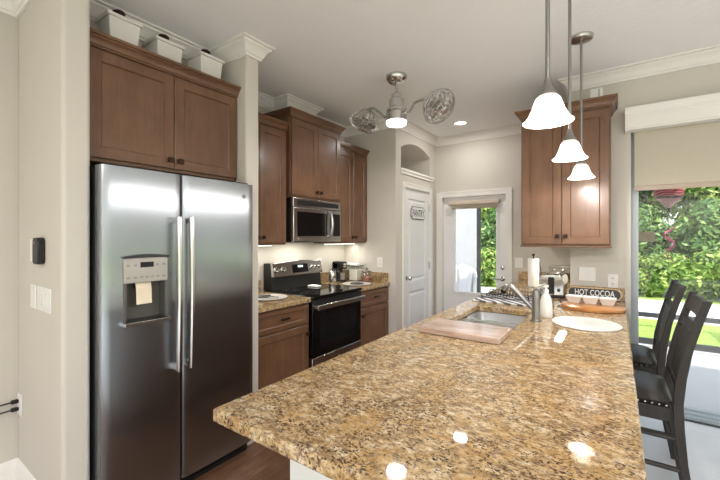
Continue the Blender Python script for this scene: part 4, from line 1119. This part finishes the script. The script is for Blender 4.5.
# ------------------------------------------------------------------ bar stools
def stool(label):
    # modelled with the seat centre at the origin, the back towards +X
    t = thing('bar_stool', label, 'bar stool', (0, 0, 0), 'bar stools at the peninsula')
    W = .205
    cu_ = MB(); N = 14; vs = []; fs = []
    for sgn in (1, -1):
        for i in range(N + 1):
            for j in range(N + 1):
                u, v = -1 + 2 * i / N, -1 + 2 * j / N
                dome = (max(0, 1 - abs(u) ** 3.2) * max(0, 1 - abs(v) ** 3.2)) ** .45
                vs.append((-.005 + .212 * u, (W - .003) * v, .586 + (.048 * dome if sgn > 0 else -.030 * min(1, dome * 3))))
    M_ = (N + 1) ** 2
    for i in range(N):
        for j in range(N):
            a_ = i * (N + 1) + j; b_2 = a_ + N + 1
            fs += [(a_, b_2, b_2 + 1, a_ + 1), (M_ + a_, M_ + a_ + 1, M_ + b_2 + 1, M_ + b_2)]
    part(t, 'seat', cu_.add(vs, fs), M_LEATHER, ang=70, label='black leather cushion')
    part(t, 'seat_frame', MB().box(-.20, .20, -W + .015, W - .015, .485, .557), M_STOOL, bev=.004)
    for sy in (-1, 1):
        y = sy * (W - .01)
        pth = [(.290, 0), (.266, .14), (.244, .30), (.228, .47), (.224, .59), (.236, .72), (.262, .86), (.296, .99), (.332, 1.11)]
        vs = []; fs = []
        for i, (x, z) in enumerate(pth):
            hd = .021 if 2 < i < 6 else .018
            if i == 0: hd = .017
            if i == len(pth) - 1: hd = .018
            yy = .015
            vs += [(x - hd, y - yy, z), (x + hd, y - yy, z), (x + hd, y + yy, z), (x - hd, y + yy, z)]
        n = len(pth)
        for i in range(n - 1):
            for k in range(4):
                l = (k + 1) % 4; fs.append((i * 4 + k, i * 4 + l, i * 4 + 4 + l, i * 4 + 4 + k))
        fs += [(3, 2, 1, 0), tuple((n - 1) * 4 + k for k in range(4))]
        part(t, 'rear_leg', MB().add(vs, fs), M_STOOL, bev=.004, ang=50)
        part(t, 'front_leg', MB().hexa([(-.195, y - .017, 0), (-.158, y - .017, 0), (-.158, y + .017, 0), (-.195, y + .017, 0)], [(-.205, y - .021, .53), (-.155, y - .021, .53), (-.155, y + .021, .53), (-.205, y + .021, .53)]), M_STOOL, bev=.003)
        part(t, 'stretcher', MB().tube([(-.178, y, .26), (.245, y, .26)], .013, 8), M_STOOL)
        part(t, 'stretcher', MB().tube([(-.178, y, .41), (.232, y, .41)], .011, 8), M_STOOL)
    part(t, 'foot_rail', MB().box(-.19, -.162, -W + .02, W - .02, .20, .235), M_STOOL, bev=.003)
    for (x, z, hh) in ((.316, 1.058, .042), (.284, .950, .022)):
        mb = MB(); N = 8
        vs = []; fs = []
        for i in range(N + 1):
            y = -W + .02 + (2 * W - .04) * i / N; bow = .014 * math.sin(PI * i / N)
            sl_ = hh * .30
            vs += [(x - .010 + bow - sl_, y, z - hh), (x + .010 + bow - sl_, y, z - hh), (x + .010 + bow + sl_, y, z + hh), (x - .010 + bow + sl_, y, z + hh)]
        for i in range(N):
            for k in range(4):
                l = (k + 1) % 4; fs.append((i * 4 + k, i * 4 + l, i * 4 + 4 + l, i * 4 + 4 + k))
        fs += [(3, 2, 1, 0), tuple(N * 4 + k for k in range(4))]
        mb.add(vs, fs)
        part(t, 'back_slat', mb, M_STOOL, bev=.003, ang=50)
    sp_ = MB(); N = 8; vs = []; fs = []
    for i in range(N + 1):
        t_ = i / N; z = .66 + .285 * t_; x = .236 + .046 * t_ ** 1.4
        vs += [(x - .008, -.125, z), (x + .008, -.125, z), (x + .008, .125, z), (x - .008, .125, z)]
    for i in range(N):
        for k in range(4):
            l = (k + 1) % 4; fs.append((i * 4 + k, i * 4 + l, i * 4 + 4 + l, i * 4 + 4 + k))
    fs += [(3, 2, 1, 0), tuple(N * 4 + k for k in range(4))]
    part(t, 'back_splat', sp_.add(vs, fs), M_STOOL, ang=50)
    part(t, 'lower_rail', MB().box(.222, .246, -W + .02, W - .02, .635, .672), M_STOOL, bev=.003)
    rows = [MB(), MB(), MB()]
    for i in range(14):
        y = -W + .02 + (2 * W - .04) * i / 13
        rows[0].lathe([(.006, 0), (.004, .003)], (.2045, y, .572), 8, Matrix.Rotation(PI / 2, 3, 'Y'))
        for k, sy in ((1, -1), (2, 1)): rows[k].lathe([(.006, 0), (.004, .003)], (-.19 + .37 * i / 13, sy * (W - .005), .572), 8, Matrix.Rotation(-sy * PI / 2, 3, 'X'))
    for nl in rows: part(t, 'nailhead_row', nl, M_NICKEL)
    return t
s1 = stool('dark wood bar stool with leather seat, nearer of the two at the peninsula')
s1.location = (.02, 2.60, 0)
dup(s1, (.005, 3.275, 0), label='dark wood bar stool at the peninsula, farther one beside the glass door frame')

# ------------------------------------------------------------------ lamps
def pendant(x, y, label):
    t = thing('pendant_lamp', label, 'pendant lamp', (x, y, 1.81), 'pendant lamps over the peninsula')
    part(t, 'canopy', MB().lathe([(.035, H - .032), (.066, H - .022), (.072, H - .008), (.072, H - .001)], (x, y, 0), 28), M_NICKEL)
    part(t, 'rod', MB().tube([(x, y, 1.945), (x, y, H - .03)], .0075, 10), M_ROD)
    part(t, 'socket_cap', MB().lathe([(.030, 1.898), (.029, 1.910), (.018, 1.924), (.013, 1.942), (.009, 1.955)], (x, y, 0), 20), M_ROD)
    pr = [(.079, 1.81), (.071, 1.817), (.060, 1.832), (.051, 1.852), (.045, 1.872), (.038, 1.890), (.027, 1.90)]
    inn = [(r - .003, z - .001) for r, z in pr[::-1]]
    sh = part(t, 'lamp_shade', MB().lathe(pr + inn, (x, y, 0), 36, capb=False, capt=False), M_BULB, label='glowing frosted glass bell shade')
    part(t, 'bulb', MB().lathe([(.010, 1.822), (.018, 1.828), (.021, 1.842), (.016, 1.860), (.009, 1.89)], (x, y, 0), 16), M_LENS)
    l = add_light('pendant_light', 'POINT', (0, 0, 0), P_PENDANT, WARM, radius=.02)
    l.parent = t; l.location = (0, 0, .006)
    return t
p0 = pendant(-.195, 1.385, 'glowing white glass pendant lamp hanging nearest over the counter, largest of three')
dup(p0, (-.197, 2.10, 1.81), label='white glass pendant lamp hanging between the nearest and the farthest pendants')
dup(p0, (-.199, 2.826, 1.81), label='white glass pendant lamp farthest away, smallest of three, in front of cabinet doors')

def fan():
    cx, cy = -1.49, 2.64
    t = thing('ceiling_fan', 'brushed nickel ceiling fan with two caged heads and a centre light', 'ceiling fan', (cx, cy, 2.36))
    part(t, 'canopy', MB().lathe([(.028, H - .064), (.058, H - .056), (.082, H - .030), (.088, H - .012), (.088, H - .001)], (cx, cy, 0), 30), M_NICKEL)
    part(t, 'downrod', MB().tube([(cx, cy, 2.585), (cx, cy, H - .06)], .014, 12), M_NICKEL)
    part(t, 'housing', MB().lathe([(.082, 2.370), (.082, 2.435), (.078, 2.440), (.076, 2.446), (.081, 2.452), (.081, 2.472), (.062, 2.485), (.060, 2.548), (.042, 2.560), (.040, 2.592), (.024, 2.605)], (cx, cy, 0), 30), M_NICKEL, ang=25)
    part(t, 'light_lens', MB().lathe([(.06, 2.336), (.076, 2.340), (.083, 2.350), (.083, 2.370)], (cx, cy, 0), 30), M_LENS, label='glowing white lens')
    for sx, ax in ((-1, Vector((-.40, -.12, -.91))), (1, Vector((.74, -.25, -.62)))):
        ax.normalize()
        at_ = Vector((cx + (-.275 if sx < 0 else .30), cy - sx * .02, 2.525 if sx < 0 else 2.475))
        part(t, 'arm', MB().tube([(cx + sx * .07, cy, 2.425), (cx + sx * .115, cy, 2.43), (cx + sx * .17, cy - sx * .01, 2.485), (cx + sx * .225, cy - sx * .015, 2.53 if sx < 0 else 2.49), at_ + Vector((0, 0, .012)), at_ + ax * .02], [.011, .010, .010, .011, .015, .018], 10), M_NICKEL)
        q = ax.to_track_quat('Z', 'Y').to_matrix()
        P = lambda r, h, a: at_ + q @ Vector((r * math.cos(a), r * math.sin(a), h))
        part(t, 'fan_motor', MB().lathe([(.012, .0), (.030, .012), (.042, .03), (.042, .085), (.03, .098), (.012, .10)], at_, 20, q), M_NICKEL)
        pf = [(.022, .0), (.060, .018), (.098, .055), (.122, .095), (.132, .125), (.128, .145), (.105, .168), (.066, .185), (.028, .192)]
        cg = MB(); NW = 18
        for k in range(NW):
            a = 2 * PI * k / NW
            cg.tube([P(r, h, a + .5 * h) for r, h in pf], .0026, 5)
        for (r, h), w in zip(pf, (.003, 0, .0028, .0028, .0055, .003, .0028, .0028, .003)):
            if w: cg.tube([P(r, h, 2 * PI * k / 36) for k in range(36)], w, 6, closed=True)
        part(t, 'cage', cg, M_NICKEL)
        part(t, 'cage_badge', MB().lathe([(.030, .190), (.028, .196), (.004, .198)], at_, 18, q), M_NICKEL)
        for k in range(4):
            a0 = 2 * PI * k / 4
            vs = []; fs = []; n = 6
            for i in range(n + 1):
                r = .03 + .082 * i / n; hw = .12 + .30 * math.sin(PI * (.15 + .75 * i / n))
                for s_, dz in ((-1, .014), (1, -.014)):
                    p = P(r, .118 + dz, a0 + s_ * hw); vs += [p, p + q @ Vector((0, 0, .002))]
            for i in range(n):
                b = i * 4
                fs += [(b, b + 2, b + 6, b + 4), (b + 1, b + 5, b + 7, b + 3), (b, b + 4, b + 5, b + 1), (b + 2, b + 3, b + 7, b + 6)]
            part(t, 'blade', MB().add(vs, fs), M_GREYP)
        part(t, 'hub', MB().lathe([(.03, .098), (.032, .13), (.012, .14)], at_, 16, q), M_GREYP)
    l = add_light('fan_light', 'AREA', (cx, cy, 2.33), P_FAN, WARM, size=.15)
    l.parent = t; l.location = (0, 0, -.030)
fan()
def can_light(x, y, label, power, group=None):
    t = thing('recessed_light', label, 'ceiling light', (x, y, H - .012), group)
    part(t, 'trim_ring', MB().lathe([(.062, H - .008), (.085, H - .006), (.088, H - .0005)], (x, y, 0), 28, capb=False, capt=False), M_TRIM)
    part(t, 'lens', MB().lathe([(.0, H - .006), (.064, H - .006), (.064, H - .001)], (x, y, 0), 28, capb=False), M_LENS, label='glowing lens')
    l = add_light('can_light', 'AREA', (0, 0, 0), power, WARM, size=.14)
    l.parent = t; l.location = (0, 0, -.002)
    return t
can_light(-1.49, 4.14, 'glowing recessed ceiling light in front of the glazed back door', P_CAN)
for (x, y) in ((.6, -1.6), (2.6, -1.6), (.6, -3.2), (2.6, -3.2)):  # unseen lamps added behind the camera to brighten the interior
    can_light(x, y, 'added unseen fill light in the ceiling behind the camera', P_FILL, 'added unseen fill lights')
def under_light(name, label, x0, x1, y0, y1, z, power):
    t = thing(name, label, 'lamp', ((x0 + x1) / 2, (y0 + y1) / 2, z - .012))
    part(t, 'housing', MB().box(x0, x1, y0, y1, z - .010, z - .0005), M_WPLAS, bev=.002)
    part(t, 'diffuser', MB().box(x0 + .006, x1 - .006, y0 + .006, y1 - .006, z - .013, z - .010), M_STRIP, label='lit diffuser strip')
    l = add_light('strip_light', 'AREA', (0, 0, 0), power, (1.0, .97, .84), size=x1 - x0 - .01, size_y=y1 - y0 - .01, shape='RECTANGLE')
    l.parent = t; l.location = (0, 0, -.004)
under_light('under_cabinet_light', 'lit strip under the wall cabinet nearest the refrigerator', -2.66, -2.60, 1.72, 2.30, 1.352, P_UNDER)
under_light('under_cabinet_light', 'lit strip under the corner wall cabinet by the pantry', -2.62, -2.56, 3.04, 3.54, 1.352, P_UNDER)
under_light('under_cabinet_light', 'lit strip under the right wall cabinet above the toaster', -.475, -.405, 3.70, 4.10, 1.352, P_UNDER * 3.5)
l = add_light('hood_light', 'AREA', (-2.55, 2.64, 1.369), 2.0, (1.0, .95, .82), size=.08, size_y=.4, shape='RECTANGLE')

# ------------------------------------------------------------------ outside
M_SLAB = mat('lanai_concrete', S(188, 187, 185), .6, vary=.03, vscale=2)
M_LAWN = mat('lawn_grass', S(150, 178, 84), .9, vary=.30, vscale=26, bump=.6, bscale=160, bdist=.02, detail=8)
M_PATH = mat('pale_path', S(222, 224, 228), .7, vary=.02, vscale=2)
M_HOUSE = mat('house_render', S(188, 190, 194), .7, vary=.02)
struct('lanai_floor', MB().box(-6, 9, YS + .245, 6.40, -.14, -.03), M_SLAB)
struct('lawn', MB().box(-16, 22, -22, -9.5, -.20, -.06).box(10.5, 22, -9.5, 3.80, -.20, -.06).box(-16, 22, 6.40, 8.35, -.20, -.05).box(-16, 22, 10.8, 26, -.20, -.05).box(9, 22, 3.8, 6.4, -.20, -.05), M_LAWN)
struct('patio', MB().box(-16, 10.5, -9.5, -4.36, -.20, -.05).box(5.36, 10.5, -4.36, 3.80, -.20, -.05), M_SLAB)  # unseen pale paving added to bounce neutral daylight in, replacing green lawn
struct('garden_path', MB().box(-16, 22, 8.35, 10.8, -.20, -.03), M_PATH)
struct('wall_lanai', MB().box(-6, -1.985, 6.28, 6.40, -.03, 2.6), M_HOUSE)
def cage_frame():
    t = thing('screen_enclosure', 'dark bronze aluminium screen frame at the edge of the lanai', 'screen enclosure', (2.5, 6.33, -.03))
    part(t, 'bottom_rail', MB().box(-1.97, 8.8, 6.30, 6.36, -.03, .045), M_DARKAL)
    part(t, 'chair_rail', MB().box(-1.97, 8.8, 6.305, 6.355, .335, .395), M_DARKAL)
    part(t, 'top_rail', MB().box(-1.97, 8.8, 6.30, 6.36, 2.55, 2.65), M_DARKAL)
    part(t, 'roof_beam', MB().box(-1.9, 8.8, 4.76, 4.80, 2.58, 2.64), M_DARKAL)
    for x in (.95, 3.2, 5.6, 8.0): part(t, 'roof_rafter', MB().box(x, x + .06, YS + .245, 6.30, 2.58, 2.65), M_DARKAL)
    for x in (-1.97, 3.2, 5.6, 8.0):
        part(t, 'post', MB().box(x, x + .045, 6.30, 6.36, -.03, 2.6), M_DARKAL)
cage_frame()
# white patio chair with a draped towel, seen through the back door
pc = thing('patio_chair', 'white patio chair on the lanai behind the glazed door', 'chair', (-2.13, 5.75, -.03))
x0, y0 = -2.13, 5.75
arc = []
mb = MB()
N = 12; vs = []; fs = []
for i in range(N + 1):
    a = -PI * .5 + PI * i / N            # shell curves round the back, towards +Y
    for (z, r, th) in ((.40, .25, 0), (.66, .27, .0), (.95 - .16 * abs(math.sin(a)) ** 2.5, .30, 0)):
        for off in (0, .022):
            vs.append((x0 + (r + off) * math.sin(a), y0 + (r + off) * math.cos(a) * .85, z))
for i in range(N):
    b = i * 6; c = b + 6
    fs += [(b, c, c + 2, b + 2), (b + 2, c + 2, c + 4, b + 4), (b + 1, b + 3, c + 3, c + 1), (b + 3, b + 5, c + 5, c + 3), (b + 4, c + 4, c + 5, b + 5), (b, b + 1, c + 1, c)]
fs += [(0, 2, 3, 1), (2, 4, 5, 3), (N * 6, N * 6 + 1, N * 6 + 3, N * 6 + 2), (N * 6 + 2, N * 6 + 3, N * 6 + 5, N * 6 + 4)]
part(pc, 'back_shell', MB().add(vs, fs), M_WPLAS)
part(pc, 'seat', MB().box(x0 - .25, x0 + .25, y0 - .26, y0 + .22, .375, .41), M_WPLAS, bev=.015)
for sx in (-1, 1):
    for sy in (-1, 1):
        part(pc, 'leg', MB().tube([(x0 + sx * .20, y0 + sy * .19, .385), (x0 + sx * .24, y0 + sy * .23, -.03)], [.022, .016], 10), M_WPLAS)
tw = MB(); vs = []; fs = []; NX, NZ = 16, 8
for i in range(NX + 1):
    for k in range(NZ + 1):
        t = k / NZ; a = -.15 + 1.0 * i / NX
        r = .27 - .035 * math.sin(t * PI * .5) + .010 * math.sin(i * 2.1)
        top = .965 - .16 * abs(math.sin(a)) ** 2.5
        vs.append((x0 + r * math.sin(a) + .01, y0 + r * math.cos(a) * .85 - .02, top - .48 * t))
for i in range(NX):
    for k in range(NZ):
        fs.append((i * (NZ + 1) + k, (i + 1) * (NZ + 1) + k, (i + 1) * (NZ + 1) + k + 1, i * (NZ + 1) + k + 1))
o = single('towel', 'white towel draped over the patio chair back', 'towel', tw.add(vs, fs), mat('towel_cloth', S(240, 241, 244), .9, bump=.4, bscale=150, vary=.02))
md = o.modifiers.new('thickness', 'SOLIDIFY'); md.thickness = .012

# hanging red balloon ornament with spiral tail
bx, by = .414, 4.78
bl = thing('balloon_spinner', 'red striped hot air balloon ornament hanging on the lanai', 'garden ornament', (bx, by, 1.0))
stripe = bpy.data.materials.new('striped_red_cloth'); stripe.use_nodes = True
nt = stripe.node_tree; b_ = nt.nodes['Principled BSDF']
wv = nt.nodes.new('ShaderNodeTexWave'); wv.bands_direction = 'Z'; wv.inputs['Scale'].default_value = 14; wv.inputs['Distortion'].default_value = 6; wv.inputs['Detail'].default_value = 2
nt.links.new(coords(nt), wv.inputs['Vector'])
nt.links.new(ramp(nt, wv.outputs['Fac'], [(.35, S(84, 14, 26)), (.6, S(146, 34, 48)), (.85, S(176, 92, 98))]), b_.inputs['Base Color']); b_.inputs['Roughness'].default_value = .8
part(bl, 'balloon', MB().lathe([(.104, 1.812), (.115, 1.84), (.117, 1.88), (.105, 1.93), (.074, 1.975), (.03, 2.0), (.0, 2.005)], (bx, by, 0), 32, capt=False, capb=False), stripe)
part(bl, 'skirt', MB().lathe([(.018, 1.715), (.04, 1.738), (.07, 1.772), (.096, 1.80), (.104, 1.812)], (bx, by, 0), 32, capt=False, capb=False), mat('pale_pink_cloth', S(172, 130, 130), .8, vary=.2, vscale=30), label='pale pink tapering skirt')
part(bl, 'band', MB().lathe([(.105, 1.803), (.109, 1.815), (.113, 1.822)], (bx, by, 0), 32, capt=False, capb=False), M_BLACK)
part(bl, 'basket', MB().lathe([(.014, 1.665), (.018, 1.70), (.020, 1.712)], (bx, by, 0), 14), M_BLACK)
part(bl, 'cord', MB().tube([(bx, by, 2.0), (bx, by, 2.585)], .002, 6), M_BLACK)
part(bl, 'tail_cord', MB().tube([(bx, by, 1.67), (bx, by, 1.50), (bx, by, 1.12)], .0015, 6), M_DGREY)
tl = MB(); vs = []; fs = []; NT = 40
for i in range(NT + 1):
    t = i / NT; a = t * 2.0 * 2 * PI; r = .048 - .02 * t; w = .016 * math.sin(PI * min(1, t * 1.05 + .05)) + .003
    z = 1.53 - .37 * t
    for dz in (-w, w): vs.append((bx + .01 + r * math.cos(a), by + r * math.sin(a), z + dz))
for i in range(NT): fs.append((2 * i, 2 * i + 2, 2 * i + 3, 2 * i + 1))
o = part(bl, 'spiral_tail', tl.add(vs, fs), mat('pink_ribbon', S(186, 84, 112), .6, vary=.15), label='pink spiral tail')
md = o.modifiers.new('thickness', 'SOLIDIFY'); md.thickness = .003
hx, hy, hz = .232, 4.60, 1.375
hb = thing('hanging_planter', 'small square tan planter hanging left of the red balloon ornament', 'planter', (hx, hy, hz))
part(hb, 'pot', MB().hexa([(hx - .055, hy - .055, hz), (hx + .055, hy - .055, hz), (hx + .055, hy + .055, hz), (hx - .055, hy + .055, hz)], [(hx - .066, hy - .066, hz + .095), (hx + .066, hy - .066, hz + .095), (hx + .066, hy + .066, hz + .095), (hx - .066, hy + .066, hz + .095)]), mat('tan_pot', S(142, 128, 104), .7, vary=.08), bev=.004)
part(hb, 'hanger', MB().tube([(hx - .06, hy, hz + .09), (hx, hy, hz + .40), (hx + .06, hy, hz + .09)], .0015, 5).tube([(hx, hy, hz + .40), (hx, 4.765, 2.585)], .0015, 5), M_DGREY)

# shrubs and trees
LM = [leaf_mat('bright_leaves', S(70, 104, 38), S(120, 156, 62), S(192, 208, 116)), leaf_mat('mid_leaves', S(46, 80, 40), S(92, 134, 66), S(158, 186, 112)), leaf_mat('deep_leaves', S(30, 58, 36), S(62, 100, 58), S(112, 148, 96))]
M_BARK = mat('bark', S(96, 80, 64), .9, vary=.2, vscale=12)
def foliage(rx, ry, rz, zc, n, leaf, seed, x, y):
    r = random.Random(seed); mb = MB()
    clumps = []
    for k in range(16):
        while True:
            p = Vector((r.uniform(-1, 1), r.uniform(-1, 1), r.uniform(-1, 1)))
            if p.length < 1: break
        clumps.append(Vector((p.x * rx * .72, p.y * ry * .72, zc + p.z * rz * .72)))
    cr = min(rx, ry, rz) * .52
    for i in range(n):
        c = clumps[i % len(clumps)]
        d_ = Vector((r.gauss(0, 1), r.gauss(0, 1), r.gauss(0, 1))).normalized()
        p = c + d_ * cr * (r.random() ** .35)
        nrm = (d_ + Vector((r.gauss(0, .5), r.gauss(0, .5), r.gauss(0, .5) + .4))).normalized()
        u = nrm.cross(Vector((r.gauss(0, 1), r.gauss(0, 1), r.gauss(0, 1)))).normalized(); w = nrm.cross(u)
        L = leaf * r.uniform(.7, 1.35); B = L * .45
        px, py, pz = p.x + x, p.y + y, max(.0, p.z)
        P = lambda a, b, h=0: (px + u.x * a + w.x * b + nrm.x * h, py + u.y * a + w.y * b + nrm.y * h, pz + u.z * a + w.z * b + nrm.z * h)
        mb.add([P(-L, 0), P(0, -B, .12 * L), P(L, 0), P(0, B, .12 * L)], [(0, 1, 2, 3)])
    return mb
def shrub(name, label, cat, x, y, rx, ry, rz, zc, n, leaf, mt, seed, group):
    t = thing(name, label, cat, (x, y, -.05), group)
    part(t, 'foliage', foliage(rx, ry, rz, zc, n, leaf, seed, x, y), mt, smooth=False)
    tr = MB().tube([(x, y, -.06), (x + .03, y, zc * .5), (x, y + .03, zc)], [.06, .045, .02], 8)
    for k in range(4):
        a = k * 1.7 + seed
        tr.tube([(x + .02, y, zc * .45), (x + rx * .4 * math.cos(a), y + ry * .4 * math.sin(a), zc + rz * .3)], [.03, .008], 6)
    part(t, 'stem', tr, M_BARK)
    return t
GS, GM, GT = 'low bright shrubs along the garden path', 'mid-height green bushes behind the path', 'tall trees behind the bushes'
low = shrub('shrub', 'bright yellow-green low shrub along the path, seen right of the slider frame', 'shrub', .62, 11.55, .85, .6, .62, .62, 3200, .075, LM[0], 1, GS)
midb = shrub('bush', 'mid-height green bush behind the path, seen behind the red balloon', 'bush', .55, 12.7, 1.15, .8, 1.05, 1.35, 6000, .09, LM[1], 2, GM)
tall = shrub('tree', 'tall light green tree behind the bushes, seen above the bar stools', 'tree', 1.75, 14.1, 1.7, 1.2, 1.6, 2.8, 7500, .11, LM[0], 3, GT)
PLACE = 'beyond the windows' 
for i, (dx, dy, rz_) in enumerate(((1.45, .25, 2.2), (2.25, .1, 1.1), (3.8, -.1, 2.7), (5.5, .15, .6), (7.2, 0, 4.0), (-.95, 0, 3.4), (-2.2, .1, 5.2), (-3.35, -.2, 1.9), (-4.8, 0, .4))):
    dup(low, (dx, 11.55 + dy, -.05), rz_, 'bright low shrub in the row along the garden path')
for i, (dx, dy, rz_) in enumerate(((1.95, .1, 1.9), (4.0, 0, 3.3), (6.3, -.1, .8), (8.4, .1, 5.0), (-1.4, 0, 4.4), (-3.3, .1, 2.6), (-5.2, 0, 1.2))):
    dup(midb, (dx, 12.7 + dy, -.05), rz_, 'mid-height green bush in the row behind the garden path')
tall2 = shrub('tree', 'tall deep green tree behind the bushes', 'tree', -.7, 14.3, 1.7, 1.2, 1.6, 2.8, 7500, .11, LM[2], 5, GT)
for i, (dx, dy, rz_, src) in enumerate(((4.4, .1, 2.2, 1), (7.0, 0, 4.2, 0), (9.6, 0, 1.0, 1), (-3.2, .1, 3.0, 0), (-5.8, 0, 5.5, 1))):
    dup((tall, tall2)[src], (dx, 14.2 + dy, -.05), rz_, 'tall light green tree in the back row of the garden' if src == 0 else 'tall deep green tree in the back row of the garden')
